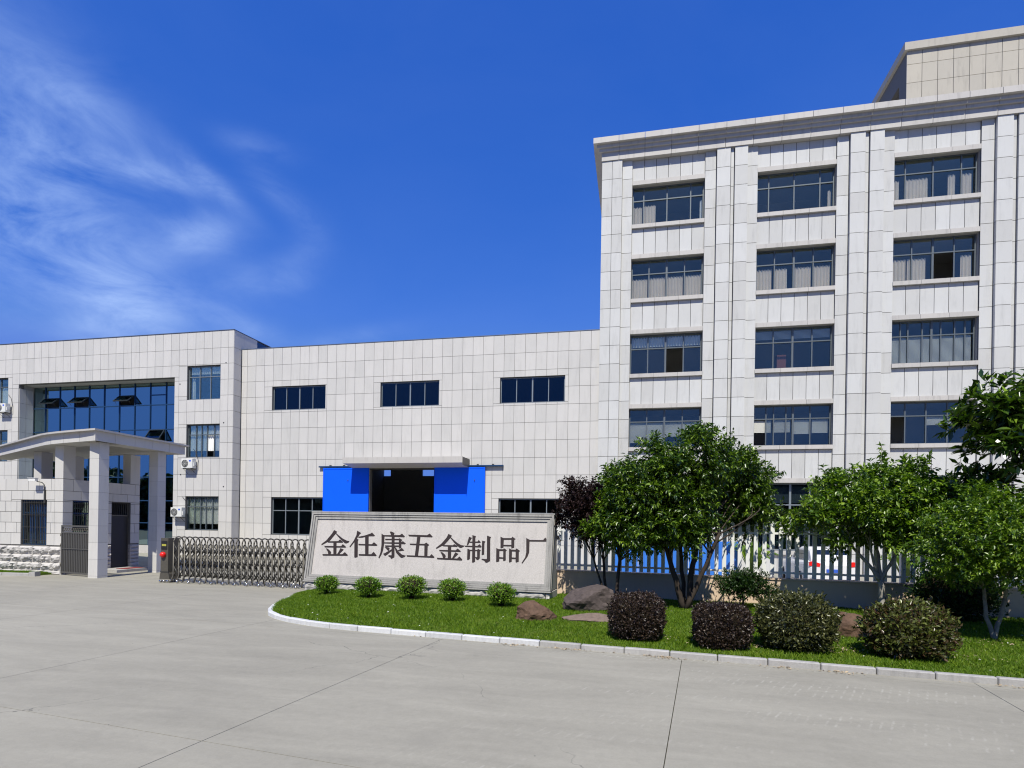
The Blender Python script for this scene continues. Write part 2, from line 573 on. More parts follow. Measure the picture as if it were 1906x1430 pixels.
def rsub(r, holes):
    """rectangle (x0,x1,z0,z1) minus rectangular holes -> list of rectangles"""
    out = [r]
    for h in holes:
        nxt = []
        for a in out:
            x0, x1, z0, z1 = a
            hx0, hx1, hz0, hz1 = h
            if hx0 >= x1 or hx1 <= x0 or hz0 >= z1 or hz1 <= z0:
                nxt.append(a); continue
            if z1 > hz1: nxt.append((x0, x1, hz1, z1))
            if z0 < hz0: nxt.append((x0, x1, z0, hz0))
            zl, zh = max(z0, hz0), min(z1, hz1)
            if x0 < hx0: nxt.append((x0, hx0, zl, zh))
            if x1 > hx1: nxt.append((hx1, x1, zl, zh))
        out = nxt
    return [a for a in out if a[1] - a[0] > .03 and a[3] - a[2] > .03]


GAP = .009


def tile_wall(xs, zs, y, holes, th=.03):
    out = []
    for i in range(len(xs) - 1):
        for j in range(len(zs) - 1):
            a, b = sorted((zs[j], zs[j + 1]))
            for (x0, x1, z0, z1) in rsub((xs[i], xs[i + 1], a, b), holes):
                out.append((x0 + GAP, x1 - GAP, y, y + th, z0 + GAP, z1 - GAP))
    return out


def wall_mesh(mb, x0, x1, z0, z1, y0, y1, holes):
    for (a, b, c, d) in rsub((x0, x1, z0, z1), holes):
        mb.box(a, b, y0, y1, c, d)


def rangef(a, b, st):
    out = [a]
    while out[-1] + st < b - 1e-6: out.append(out[-1] + st)
    out.append(b)
    return out


# ---------------------------------------------------------------- windows
def wavy(w, h, mat, period=.15, amp=.055, scallop=True):
    key = ('wavy', round(w, 2), round(h, 2), mat, scallop)
    if key not in BOXES:
        n = max(6, int(w / .022))
        v = []; f = []
        for i in range(n + 1):
            x = w * i / n
            ph = 2 * math.pi * x / period
            y = amp * math.sin(ph + .7 * math.sin(x * 9))
            top = h + (.11 * abs(math.sin(ph / 2 + .5)) if scallop else 0)
            v += [(x, y, 0), (x, y * .8, h * .5), (x, y * .6, top)]
            if i:
                a = 3 * (i - 1)
                f += [(a, a + 3, a + 4, a + 1), (a + 1, a + 4, a + 5, a + 2)]
        me = bpy.data.meshes.new('curtain'); me.from_pydata(v, [], f)
        me.polygons.foreach_set('use_smooth', [True] * len(f))
        me.materials.append(MATS[mat])
        BOXES[key] = me
    return BOXES[key]


def blind_mesh(w, h):
    key = ('blind', round(w, 2), round(h, 2))
    if key not in BOXES:
        m = MB()
        n = max(3, int(h / .05))
        for i in range(n):
            z = h * i / n
            m.prism([(0, z), (.028, z + .012), (.028, z + .014 + h / n * .55), (0, z + .002 + h / n * .62)], 'x', 0, w)
        m.box(0, w, 0, .03, h - .03, h)
        me = m.mesh('blind'); me.materials.append(MATS['blind'])
        BOXES[key] = me
    return BOXES[key]


def window(parent, base, x, y, z, w, h, cols, transom=None, frame='frame_grey', glassm='glass', fw=.05, dress=(), skip=(), label=None, thick=(), toponly=False):
    """x,y,z = lower left corner of the opening in world space; frame (part) > panes, curtains, blinds (sub-parts)"""
    m = MB()
    d = .07
    m.box(0, w, 0, d, 0, fw); m.box(0, w, 0, d, h - fw, h)
    m.box(0, fw, 0, d, fw, h - fw); m.box(w - fw, w, 0, d, fw, h - fw)
    xs = [0]
    for c in cols: xs.append(xs[-1] + c * w)
    rows = [(0, h)] if transom is None else [(0, transom), (transom, h)]
    if transom is not None:
        m.box(fw, w - fw, -.01, d - .01, transom - fw * .5, transom + fw * .5)
    for i in range(1, len(xs) - 1):
        t = fw * (.85 if i in thick else .5)
        for (a, b) in rows:
            lo = a + (fw if a == 0 else fw * .5); hi = b - (fw if b == h else fw * .5)
            m.box(xs[i] - t, xs[i] + t, -.004, d - .012, lo, hi)
    wo = m.build('window', frame, parent, (x - base[0], y - base[1], z - base[2]))
    if label: wo['label'] = label
    for r, (a, b) in enumerate(rows):
        for i in range(len(xs) - 1):
            if (r, i) in skip: continue
            px0, px1 = xs[i] + fw * .45, xs[i + 1] - fw * .45
            pz0, pz1 = a + fw * .45, b - fw * .45
            yy = .03 + (.012 if (i % 2) else 0)
            me = unit_box(px1 - px0, .006, pz1 - pz0, glassm)
            link('pane', me, None, wo, (px0, yy, pz0))
    for dr in dress:
        kind, c0, c1, f0, f1 = dr       # kind, from x fraction to x fraction, from z to z (metres)
        xx0, xx1 = c0 * w, c1 * w
        if kind == 'curtain':
            link('curtain', wavy(xx1 - xx0, f1 - f0, 'curtain'), None, wo, (xx0, .13, f0))
        elif kind == 'sheer':
            link('curtain', wavy(xx1 - xx0, f1 - f0, 'curtain_white'), None, wo, (xx0, .13, f0))
        elif kind == 'blind':
            link('blind', blind_mesh(xx1 - xx0, f1 - f0), None, wo, (xx0, .085, f0))
        elif kind == 'cabinet':
            mm = MB().box(xx0, xx1, .5, .9, f0, f1)
            mm.build('cabinet', 'cabinet', wo)
    return wo

GLYPHS = [
 [[(0.801,1.561),(0.898,1.518),(0.864,1.467),(0.691,1.241),(0.426,1.097),(0.418,1.123),(0.577,1.242),(0.741,1.454)],[(0.848,1.497),(0.962,1.408),(1.134,1.301),(1.275,1.244),(1.359,1.232),(1.347,1.205),(1.263,1.168),(1.217,1.182),(1.018,1.328),(0.864,1.467)],[(0.616,1.209),(0.998,1.224),(1.015,1.264),(1.053,1.265),(1.147,1.201),(1.137,1.191),(0.642,1.183)],[(0.829,1.193),(0.923,1.196),(0.972,0.807),(0.882,0.804)],[(0.529,1.065),(1.109,1.07),(1.156,1.131),(1.272,1.054),(1.257,1.044),(0.557,1.032)],[(0.594,0.993),(0.648,0.978),(0.748,0.91),(0.776,0.871),(0.767,0.821),(0.704,0.819),(0.675,0.898)],[(1.095,1.006),(1.195,0.972),(1.053,0.821),(1.007,0.828),(1.062,0.919)],[(0.502,0.809),(1.186,0.825),(1.256,0.888),(1.362,0.808),(1.352,0.798),(0.517,0.778)]],
 [[(1.601,1.557),(1.724,1.493),(1.681,1.452),(1.591,1.291),(1.416,1.052),(1.402,1.073),(1.519,1.249),(1.59,1.42)],[(1.547,1.24),(1.611,1.311),(1.664,1.286),(1.647,1.252),(1.702,0.765),(1.628,0.743),(1.605,0.756)],[(1.658,1.372),(1.872,1.416),(2.061,1.479),(2.102,1.506),(2.199,1.423),(2.178,1.412),(2.004,1.409),(1.791,1.361),(1.671,1.354)],[(1.891,1.407),(1.993,1.413),(2.057,0.838),(1.962,0.836)],[(1.69,1.154),(2.144,1.155),(2.202,1.215),(2.315,1.139),(2.299,1.123),(1.707,1.128)],[(1.742,0.845),(2.16,0.851),(2.227,0.921),(2.326,0.83),(2.315,0.816),(1.762,0.814)]],
 [[(2.696,1.551),(2.743,1.551),(2.837,1.514),(2.83,1.445),(2.756,1.444)],[(2.43,1.481),(2.51,1.439),(3.031,1.449),(3.094,1.495),(3.186,1.417),(3.173,1.401),(2.513,1.415)],[(2.43,1.477),(2.522,1.429),(2.537,1.204),(2.528,1.008),(2.491,0.87),(2.434,0.752),(2.414,0.761),(2.462,0.928),(2.469,1.143)],[(2.566,1.328),(3.012,1.337),(3.031,1.355),(3.113,1.314),(3.091,1.291),(3.11,1.078),(3.048,1.064),(3.021,1.312),(2.579,1.303)],[(2.535,1.223),(3.097,1.232),(3.145,1.27),(3.236,1.21),(3.223,1.195),(2.548,1.204)],[(2.589,1.13),(3.04,1.138),(3.043,1.111),(2.602,1.103)],[(2.775,1.424),(2.852,1.436),(2.916,0.815),(2.914,0.796),(2.834,0.749),(2.809,0.783),(2.73,0.825),(2.739,0.839),(2.835,0.838)],[(2.588,1.084),(2.702,1.071),(2.732,1.052),(2.718,0.99),(2.689,0.997)],[(2.804,1.015),(2.823,0.996),(2.673,0.866),(2.617,0.831),(2.56,0.882),(2.625,0.909)],[(3.137,1.063),(3.206,1.007),(3.185,1.002),(3.044,0.983),(3.018,0.992)],[(2.897,1.095),(2.935,1.073),(3.033,0.954),(3.158,0.87),(3.275,0.845),(3.256,0.829),(3.167,0.788),(3.112,0.811),(2.971,0.942)]],
 [[(3.307,1.47),(3.905,1.463),(3.979,1.512),(4.073,1.432),(4.064,1.418),(3.338,1.432)],[(3.602,1.441),(3.691,1.439),(3.671,0.832),(3.582,0.833)],[(3.383,1.204),(3.839,1.206),(3.903,1.242),(3.988,1.184),(3.947,1.151),(3.968,0.837),(3.886,0.834),(3.856,1.173),(3.397,1.176)],[(3.322,0.856),(4.048,0.849),(4.099,0.907),(4.188,0.834),(4.183,0.817),(3.333,0.829)]],
 [[(4.573,1.512),(4.673,1.47),(4.642,1.418),(4.479,1.218),(4.239,1.083),(4.227,1.102),(4.378,1.225),(4.523,1.4)],[(4.63,1.44),(4.727,1.357),(4.866,1.256),(4.98,1.198),(5.08,1.186),(5.063,1.163),(4.987,1.127),(4.935,1.144),(4.775,1.273),(4.642,1.412)],[(4.411,1.188),(4.743,1.187),(4.776,1.22),(4.874,1.171),(4.865,1.156),(4.434,1.164)],[(4.594,1.17),(4.68,1.172),(4.708,0.8),(4.624,0.797)],[(4.33,1.044),(4.835,1.042),(4.89,1.092),(4.985,1.027),(4.977,1.014),(4.347,1.016)],[(4.38,0.982),(4.432,0.971),(4.518,0.907),(4.536,0.866),(4.521,0.813),(4.473,0.811),(4.446,0.886)],[(4.831,0.982),(4.917,0.947),(4.786,0.812),(4.747,0.81),(4.793,0.896)],[(4.286,0.81),(4.906,0.806),(4.966,0.864),(5.051,0.788),(5.047,0.771),(4.298,0.783)]],
 [[(5.213,1.443),(5.293,1.416),(5.27,1.388),(5.196,1.217),(5.167,1.207),(5.187,1.32)],[(5.228,1.306),(5.482,1.312),(5.508,1.355),(5.565,1.3),(5.552,1.287),(5.249,1.284)],[(5.1,1.186),(5.483,1.186),(5.543,1.235),(5.6,1.176),(5.592,1.157),(5.122,1.164)],[(5.196,1.095),(5.271,1.069),(5.278,0.817),(5.232,0.788),(5.212,0.797)],[(5.228,1.073),(5.492,1.069),(5.509,1.103),(5.583,1.068),(5.562,1.039),(5.574,0.845),(5.533,0.798),(5.494,0.806),(5.44,0.869),(5.509,0.862),(5.493,1.051),(5.249,1.05)],[(5.315,1.492),(5.407,1.466),(5.395,1.418),(5.44,0.748),(5.384,0.715),(5.368,0.728)],[(5.62,1.339),(5.699,1.322),(5.68,1.275),(5.695,0.96),(5.651,0.944),(5.637,0.954)],[(5.756,1.486),(5.859,1.451),(5.843,1.409),(5.887,0.781),(5.799,0.729),(5.76,0.74),(5.727,0.785),(5.648,0.81),(5.657,0.824),(5.792,0.815),(5.801,0.834)]],
 [[(6.156,1.462),(6.245,1.427),(6.248,1.169),(6.188,1.149),(6.178,1.158)],[(6.235,1.427),(6.476,1.432),(6.498,1.469),(6.583,1.416),(6.551,1.388),(6.561,1.177),(6.495,1.157),(6.478,1.399),(6.238,1.394)],[(6.243,1.237),(6.489,1.239),(6.491,1.212),(6.245,1.209)],[(6.056,1.136),(6.138,1.101),(6.154,0.78),(6.088,0.755),(6.079,0.769)],[(6.134,1.11),(6.258,1.11),(6.275,1.138),(6.35,1.092),(6.324,1.06),(6.341,0.814),(6.29,0.794),(6.281,0.803),(6.266,1.077),(6.137,1.074)],[(6.147,0.885),(6.28,0.879),(6.281,0.858),(6.148,0.859)],[(6.432,1.137),(6.504,1.102),(6.516,0.783),(6.462,0.759),(6.453,0.772)],[(6.498,1.107),(6.617,1.105),(6.642,1.142),(6.73,1.084),(6.704,1.058),(6.718,0.789),(6.652,0.766),(6.643,0.787),(6.628,1.072),(6.5,1.074)],[(6.509,0.886),(6.641,0.885),(6.642,0.86),(6.511,0.861)]],
 [[(7.009,1.392),(7.386,1.397),(7.438,1.462),(7.524,1.387),(7.516,1.369),(7.01,1.361)],[(6.907,1.441),(7.009,1.392),(6.992,1.352),(7.002,1.052),(6.963,0.933),(6.832,0.742),(6.821,0.753),(6.909,0.904),(6.932,1.05)]]]
# ================================================================ GROUND AND PAVEMENT
g = MB()
g.box(-220, 220, -160, 320, -.6, -.06)
tag(g.build('ground', 'dark_base'), 'bare ground under and beyond the factory yard', 'ground', kind='structure')

RA = -R(6.2)                      # the road's joints run 6.2 degrees off the facades


def rp(s, t):
    """road frame -> world"""
    return (s * math.cos(RA) + t * -math.sin(RA), s * math.sin(RA) + t * math.cos(RA))


pave = tag(thing('pavement', (0, 0, 0), 'pale grey concrete yard cast in large slabs', 'pavement'), kind='structure')
ss = [-53.6, -48.7, -43.8, -38.9, -34.0, -29.1, -24.2, -19.3, -14.33, -9.09, -4.72, -.32, 3.77, 8.2, 12.7, 17.2, 21.7, 26.2, 30.7]
ts = [-17, -11.5, -6.2, -.9, 4.5, 9.9, 15.4, 20.9, 26.4, 31.9, 37.4]
for i in range(len(ss) - 1):
    for j in range(len(ts) - 1):
        gp = .005
        pts = [rp(ss[i] + gp, ts[j] + gp), rp(ss[i + 1] - gp, ts[j] + gp), rp(ss[i + 1] - gp, ts[j + 1] - gp), rp(ss[i] + gp, ts[j + 1] - gp)]
        cx, cy = pts[0]
        m = MB().prism([(a - cx, b - cy) for a, b in pts], 'z', -.12, 0)
        m.build('concrete_slab', 'concrete', pave, (cx, cy, 0))

# ---- lawn bed
FL = lambda x: 16.55 - .109 * (x - 1.9)                      # line of the fence wall
curbpts = [(-9.98, 16.1), (-9.80, 15.4), (-9.55, 14.5), (-9.28, 13.7), (-9.0, 13.0), (-8.72, 12.45), (-8.38, 11.98), (-7.95, 11.62), (-7.45, 11.32), (-6.85, 11.08), (-6.2, 10.90)]
x = -5.5
while x < 22:
    curbpts.append((x, 10.78 - .1075 * (x + 5.5))); x += .76


def kerb_front(x):
    for (a, b) in zip(curbpts, curbpts[1:]):
        if a[0] <= x <= b[0]:
            return a[1] + (b[1] - a[1]) * (x - a[0]) / (b[0] - a[0])
    return curbpts[-1][1]


def lawn_z(x, y):
    f = kerb_front(x) + .14
    t = max(0, min(1, (y - f) / 4.5))
    return .075 + .12 * t ** .8 + .035 * mnoise.noise((x * .55, y * .55, 0)) * min(1, t * 4)


kerbset = tag(thing('kerb', (0, 0, 0), 'concrete kerb along the lawn bed', 'kerb'), kind='structure')


def kerb_stone(a, b, mat, w=.12, h=.10, parent=kerbset):
    ax, ay = a; bx, by = b
    L = math.hypot(bx - ax, by - ay); ang = math.atan2(by - ay, bx - ax)
    o = bpy.data.objects.new('kerb_stone', unit_box(L - .012, w, h + .05, mat, .014))
    C.objects.link(o); o.parent = parent
    o.location = (ax, ay, -.05 + random.uniform(-.006, .006)); o.rotation_euler = (random.uniform(-.02, .02), 0, ang)


for a, b in zip(curbpts, curbpts[1:]):
    L = math.hypot(b[0] - a[0], b[1] - a[1])
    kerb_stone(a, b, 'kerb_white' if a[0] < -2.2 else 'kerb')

# lawn surface
nx, ny = 150, 28
v = []; f = []
for i in range(nx + 1):
    x = -9.95 + i * (22 - (-9.95)) / nx
    y0 = kerb_front(x) + .10; y1 = max(y0 + .02, FL(x) + .05)
    for j in range(ny + 1):
        t = (j / ny) ** 1.3
        y = y0 + (y1 - y0) * t
        v.append((x, y, lawn_z(x, y)))
for i in range(nx):
    for j in range(ny):
        a = i * (ny + 1) + j
        f.append((a, a + ny + 1, a + ny + 2, a + 1))
me = bpy.data.meshes.new('lawn'); me.from_pydata(v, [], f)
me.polygons.foreach_set('use_smooth', [True] * len(f))
tag(link('lawn', me, 'turf'), 'green lawn bed behind the kerb', 'lawn', kind='structure')

# ================================================================ FACTORY HALL
FY = 31.8
base = (-13.2, FY, 0)
fac = thing('factory_hall', base, 'long low factory hall clad in pale granite tiles with a blue sliding door', 'building')
WIN_UP = [(-22.2, -18.57), (-14.98, -11.32), (-7.69, -4.0)]
holes = [(a, b, 9.07, 10.54) for a, b in WIN_UP] + [(-22.16, -18.5, 1.38, 3.70), (-7.68, -4.02, 1.38, 3.70), (-15.57, -11.47, -1, 5.45)]
m = MB(base)
wall_mesh(m, -24.36, -2.1, 0, 12.9, FY + .022, FY + .30, holes)
m.build('wall', 'backing', fac)
m = MB(base)
m.box(-24.3, 24.5, 52, 52.3, 0, 6.75); m.box(-24.3, 24.5, 52, 52.3, 8.3, 12.6)
for a, b in ((-24.3, -24.1), (-23.3, -20.1), (-18.9, 24.5)):
    m.box(a, b, 52.003, 52.297, 6.75, 8.3)
m.box(-24.3, -24.0, FY + .3, 52, 0, 12.6)
m.box(-24.3, -2.0, FY + .3, 52.3, 12.45, 12.6)
m.box(-2.3, -2.0, FY + .3, 52, 0, 12.45)
m.build('shell', 'interior', fac)
xs = [-24.36, -23.97, -23.36] + [-22.75 + .6109 * i for i in range(34)] + [-2.12]
zs = [12.93, 11.88, 10.90, 9.92, 8.94, 7.96, 6.98, 6.0, 5.02, 4.04, 3.06, 2.08, 1.10, .12, .0]
tiles = tile_wall(xs, zs, FY, holes)
pieces('granite_panel', tiles, 'granite_panel', fac, base, 300, hidden=lambda b: b[5] < 2.2)
MB(base).box(-24.36, -2.1, FY - .02, FY + .34, 12.935, 12.975).build('coping', 'flashing', fac)
for a, b in WIN_UP:
    window(fac, base, a + .02, FY + .14, 9.09, b - a - .04, 1.43, (.25, .25, .25, .25), None, 'frame_light', 'glass_dark', .045, thick=(2,))
for a, b in ((-22.16, -18.5), (-7.68, -4.02)):
    window(fac, base, a + .02, FY + .14, 1.40, b - a - .04, 2.28, (.25, .25, .25, .25), 1.48, 'frame_light', 'glass_dark', .05, thick=(2,))
# sliding doors hung on a rail
for a, b in ((-18.54, -15.57), (-11.47, -8.45)):
    m = MB(base)
    m.box(a, b, FY - .16, FY - .10, .03, 5.46)
    dl = m.build('sliding_door', 'blue_door', fac)
    mm = MB(base)
    for q in (a, b - .06):
        mm.box(q, q + .06, FY - .175, FY - .161, .03, 5.46)
    mm.box(a + .06, b - .06, FY - .175, FY - .161, 5.38, 5.46)
    mm.build('door_frame', 'blue_door', dl)
    h = MB(base); xx = b - .25 if a < -15 else a + .25
    h.tube([(xx, FY - .165, 1.0), (xx, FY - .22, 1.02), (xx, FY - .22, 1.28), (xx, FY - .165, 1.3)], .012, 6)
    h.build('handle', 'steel', dl)
m = MB(base)
m.box(-18.85, -7.40, FY - .17, FY - .03, 5.50, 5.58)
rail = m.build('door_rail', 'frame_blue', fac)
m = MB(base).box(-15.57, -11.47, FY - .02, FY + .3, 5.36, 5.47)
m.build('door_lintel', 'steel_dark', fac)
for q in (-18.1, -17.2, -15.9, -14.0, -11.2, -9.6, -8.9, -8.0):
    mm = MB(base); mm.box(q - .05, q + .05, FY - .15, FY - .05, 5.583, 5.64); mm.build('roller', 'steel_dark', rail)
# folded metal canopy over the door
m = MB(base)
m.prism([(30.42, 5.60), (30.46, 5.60), (31.76, 5.44), (31.76, 5.62), (30.50, 5.90), (30.42, 5.94)], 'x', -16.62, -9.42)
cn = m.build('door_canopy', 'granite_trim', fac)
MB(base).box(-9.415, -9.40, 30.42, 31.76, 5.46, 5.92).build('end_plate', 'steel', cn)
m = MB(base)
for q in (-16.9, -9.05):
    m.tube([(q, FY - .02, 4.75), (q, FY - .16, 4.75), (q, FY - .22, 4.68)], .02, 6)
m.build('hook', 'steel_dark', fac)

# ================================================================ LEFT OFFICE BLOCK
LY = 31.1
base = (-34, LY, 0)
off = thing('office_block', base, 'low granite office block with a deep blue glazed entrance recess', 'building')
WR = (-27.73, -25.35)
rows = [(9.74, 11.86), (6.12, 8.20), (1.58, 3.69)]
holes = [(-41.0, -28.65, -1, 11.2)] + [(WR[0], WR[1], a, b) for a, b in rows] + [(-45.2, -41.9, a, b) for a, b in ((9.68, 11.69), (6.0, 8.13), (1.5, 3.6))]
m = MB(base)
wall_mesh(m, -54, -24.43, 0, 13.92, LY + .022, LY + .35, holes)
m.box(-24.70, -24.43, LY + .35, 46, 0, 13.92)
m.box(-54, -24.7, 45.7, 46, 0, 13.9); m.box(-54, -53.7, LY + .35, 45.7, 0, 13.9)
m.box(-53.7, -24.7, LY + .36, 45.7, 13.3, 13.5)
m.build('wall', 'backing', off)
m = MB(base)
m.box(-41.30, -41.03, LY + .35, 32.9, 0, 11.4); m.box(-28.62, -28.35, LY + .35, 32.9, 0, 11.4)
m.box(-41.03, -28.62, LY + .35, 33.0, 11.23, 11.4)
for zz in (4.55, 8.0, 11.41):
    m.box(-53.7, -41.3, LY + .36, 36, zz, zz + .2); m.box(-28.35, -24.7, LY + .36, 36, zz, zz + .2)
    m.box(-41.02, -28.63, 32.5, 36, zz, zz + .2)
m.box(-53.7, -24.7, 36.0, 36.2, 0, 13.3)
m.build('inner_walls', 'interior', off)
xs = [-24.40, -24.78] + [-25.33 - .6 * i for i in range(48)]
xs = sorted(xs)
zs = [13.96 - (0 if k == 0 else .08) - .98 * k for k in range(15)] + [0]
zs = [z for z in zs if z >= 0]
tiles = tile_wall(xs, zs, LY, holes)
for j in range(len(zs) - 1):
    tiles.append((-24.428, -24.40, LY + .03, LY + .69 if zs[j] < 12.99 else LY + 2.2, zs[j + 1] + GAP, zs[j] - GAP))
    if zs[j] <= 11.3:
        for (q0, q1) in ((31.14, 31.58), (31.58, 32.06)):
            tiles.append((-41.0, -40.97, q0 + GAP, q1 - GAP, zs[j + 1] + GAP, zs[j] - GAP))
            tiles.append((-28.68, -28.65, q0 + GAP, q1 - GAP, zs[j + 1] + GAP, zs[j] - GAP))
tiles = [b for b in tiles]
pieces('granite_panel', tiles, 'granite_panel', off, base, 300)
m = MB(base)
m.box(-54, -24.38, LY - .03, LY + .36, 13.965, 14.0); m.box(-24.72, -24.38, LY + .36, 46, 13.965, 14.0)
m.build('coping', 'flashing', off)
MB(base).box(-24.44, -24.42, 33.3, 44, 13.0, 13.9).build('side_screen', 'frame_blue', off)
MB(base).box(-40.95, -28.7, LY + .36, 32.9, 11.205, 11.228).build('recess_soffit', 'soffit', off)
ww = WR[1] - WR[0] - .04
for n_, (a, b) in enumerate(rows):
    if n_ == 0:
        window(off, base, WR[0] + .02, LY + .16, a + .02, ww, b - a - .04, (.333, .334, .333), 1.42, 'frame_light', 'glass', .045, dress=[('sheer', .02, .98, 1.62, 2.05), ('sheer', .06, .14, .1, 1.3)])
    elif n_ == 1:
        window(off, base, WR[0] + .02, LY + .16, a + .02, ww, b - a - .04, (.24, .17, .17, .22, .20), 1.42, 'frame_grey', 'glass', .045, dress=[('sheer', .02, .98, .42, 1.38), ('sheer', .03, .97, 1.45, 2.04)], skip=((0, 3),))
    else:
        window(off, base, WR[0] + .02, LY + .16, a + .02, ww, b - a - .04, (.22, .19, .17, .20, .22), 1.45, 'frame_grey', 'glass', .045, dress=[('sheer', .02, .98, .38, 1.40), ('sheer', .03, .97, 1.48, 1.93)])
for a, b in ((9.68, 11.69), (6.0, 8.13), (1.5, 3.6)):
    window(off, base, -45.18, LY + .16, a + .02, 3.26, b - a - .04, (.25, .25, .25, .25), 1.4, 'frame_grey', 'glass', .05, dress=[('sheer', .45, .98, .1, 1.3)])
# glazed curtain wall in the recess
CY = 32.10
cx = [-41.0] + [-33.86 + 1.222 * k for k in range(-5, 5)] + [-28.65]
cz = [.51, 1.98, 3.44, 4.99, 6.54, 8.11, 9.73, 11.20]
m = MB(base)
for q in cx[1:-1]:
    m.box(q - .022, q + .022, CY - .03, CY + .08, .51, 11.20)
for q in cz[1:-1]:
    for a, b in zip(cx, cx[1:]):
        m.box(a + .022, b - .022, CY - .026, CY + .076, q - .03, q + .03)
cw = m.build('curtain_wall', 'frame_blue', off)
MB(base).box(-41.0, -28.65, CY - .12, CY + .3, 0, .51).build('plinth', 'granite_trim', off)
for (x, z, yy) in ((-24.95, 11.95, LY), (-25.05, 8.25, LY), (-28.25, 10.75, LY), (-28.1, 5.05, LY), (-25.0, 4.3, LY), (-46.0, 5.0, LY)):
    MB(base).tube([(x, yy - .004, z), (x, yy + .01, z)], .045, 10).build('vent_hole', 'black', off)
OPEN = {1: .66, 3: .66, 6: .66}      # column -> sash height in the row under the head
dx = .2
for i, (a, b) in enumerate(zip(cx, cx[1:])):
    for j, (c, d) in enumerate(zip(cz, cz[1:])):
        d2 = d
        c2 = c
        if j == 6 and i in OPEN: c2 = c + .66
        if j == 4 and i in (8,): d2 = d - .82
        link('pane', unit_box(b - a - .05, .012, d2 - c2 - .066, 'glass_curtain'), None, cw, (a + .025 - base[0], CY + .02 - base[1] + .004 * ((i + j) % 2), c2 + .033 - base[2]))
def sash(a, b, ztop, h, ang):
    w = b - a - .04
    m = MB()
    m.box(0, w, -.03, .03, -h, -h + .05); m.box(0, w, -.03, .03, -.05, 0)
    m.box(0, .05, -.03, .03, -h + .05, -.05); m.box(w - .05, w, -.03, .03, -h + .05, -.05)
    o = m.build('open_sash', 'frame_dark', off, (a + .02 - base[0], CY - .04 - base[1], ztop - base[2]), (-R(ang), 0, 0))
    link('pane', unit_box(w - .09, .01, h - .09, 'glass_dark'), None, o, (.045, 0, -h + .045))
    mm = MB()
    for q in (.03, w - .03):
        mm.tube([(q, .02, -h + .1), (q, .02 + h * math.sin(R(ang)) * .55, -h * .72 - .1)], .012, 5)
    mm.build('stay', 'steel', o)
for i in OPEN: sash(cx[i], cx[i + 1], 9.73 + .66, .66, 48)
for i in (8,): sash(cx[i], cx[i + 1], 8.08, .80, 35)
m = MB(base)
m.box(cx[8] + .03, cx[9] - .03, CY - .038, CY - .031, 10.36, 10.41)
m.build('fixed_sash_head', 'frame_blue', off)
# entrance lobby things seen through the glass are left dark; blue awning leaf reflected is real glass

# ================================================================ TOWER
TY = 31.8
base = (11, TY, 0)
tow = thing('office_tower', base, 'tall five storey granite tower with paired pilasters and heavy cornice', 'building')
P = 6.33
bays = [(-.51 + P * k, 3.23 + P * k) for k in range(4)]
wr = [(18.49, 20.63), (14.49, 16.66), (10.44, 12.60), (6.49, 8.59), (1.1, 4.58)]
holes = [(a, b, c, d) for a, b in bays for c, d in wr]
m = MB(base)
wall_mesh(m, -2.12, 24.6, 0, 22.6, TY + .115, TY + .40, holes)
m.build('wall', 'reveal', tow)
m = MB(base)
m.box(-2.12, -1.9, TY + .4, 46, 0, 22.6); m.box(24.38, 24.6, TY + .4, 46, 0, 22.6); m.box(-1.9, 24.38, 45.8, 46, 0, 22.6)
for zz in (4.9, 9.0, 13.0, 17.05, 21.3): m.box(-1.9, 24.38, TY + .42, 45.8, zz, zz + .18)
m.box(-1.9, 24.38, TY + 4.5, TY + 4.65, 0, 22.0)
for k in range(4): m.box(4.5 + P * k, 4.65 + P * k, TY + .42, TY + 4.5, 0, 22)
m.build('inner_walls', 'interior', tow)
# pilasters: backing blocks then stone pieces
TZ = [22.0 - k for k in range(22)] + [0]
m = MB(base)
tiles = []
def pil(x0, x1, yf, yb=None, cols=None):
    m.box(x0 + .03, x1 - .03, yf + .022, TY + .118, 0, 21.99)
    cs = cols or [x0, x1]
    for j in range(len(TZ) - 1):
        for a, b in zip(cs, cs[1:]):
            tiles.append((a + .010, b - .010, yf, TY + .09 if yf < TY else yf + .03, TZ[j + 1] + .011, TZ[j] - .011))
        if x0 < -2: pass
PY = TY - .17
pil(-2.14, -1.05, PY, cols=[-2.14, -1.59, -1.05])
pil(-1.05, -.51, TY)
for k in range(4):
    o_ = P * k
    pil(3.23 + o_, 3.78 + o_, TY)
    pil(3.80 + o_, 4.48 + o_, PY)
    pil(4.50 + o_, 4.66 + o_, TY - .06)
    pil(4.68 + o_, 5.33 + o_, PY)
    if k < 3: pil(5.33 + o_, 5.84 + o_, TY)
for (a, b) in bays:
    for (c, d) in [(20.87, 21.99)] + [(wr[i + 1][1] + .23, wr[i][0] - .21) for i in range(4)]:
        m.box(a + .01, b - .01, TY + .100, TY + .114, c, d)
m.build('pilaster_core', 'pil_core', tow)
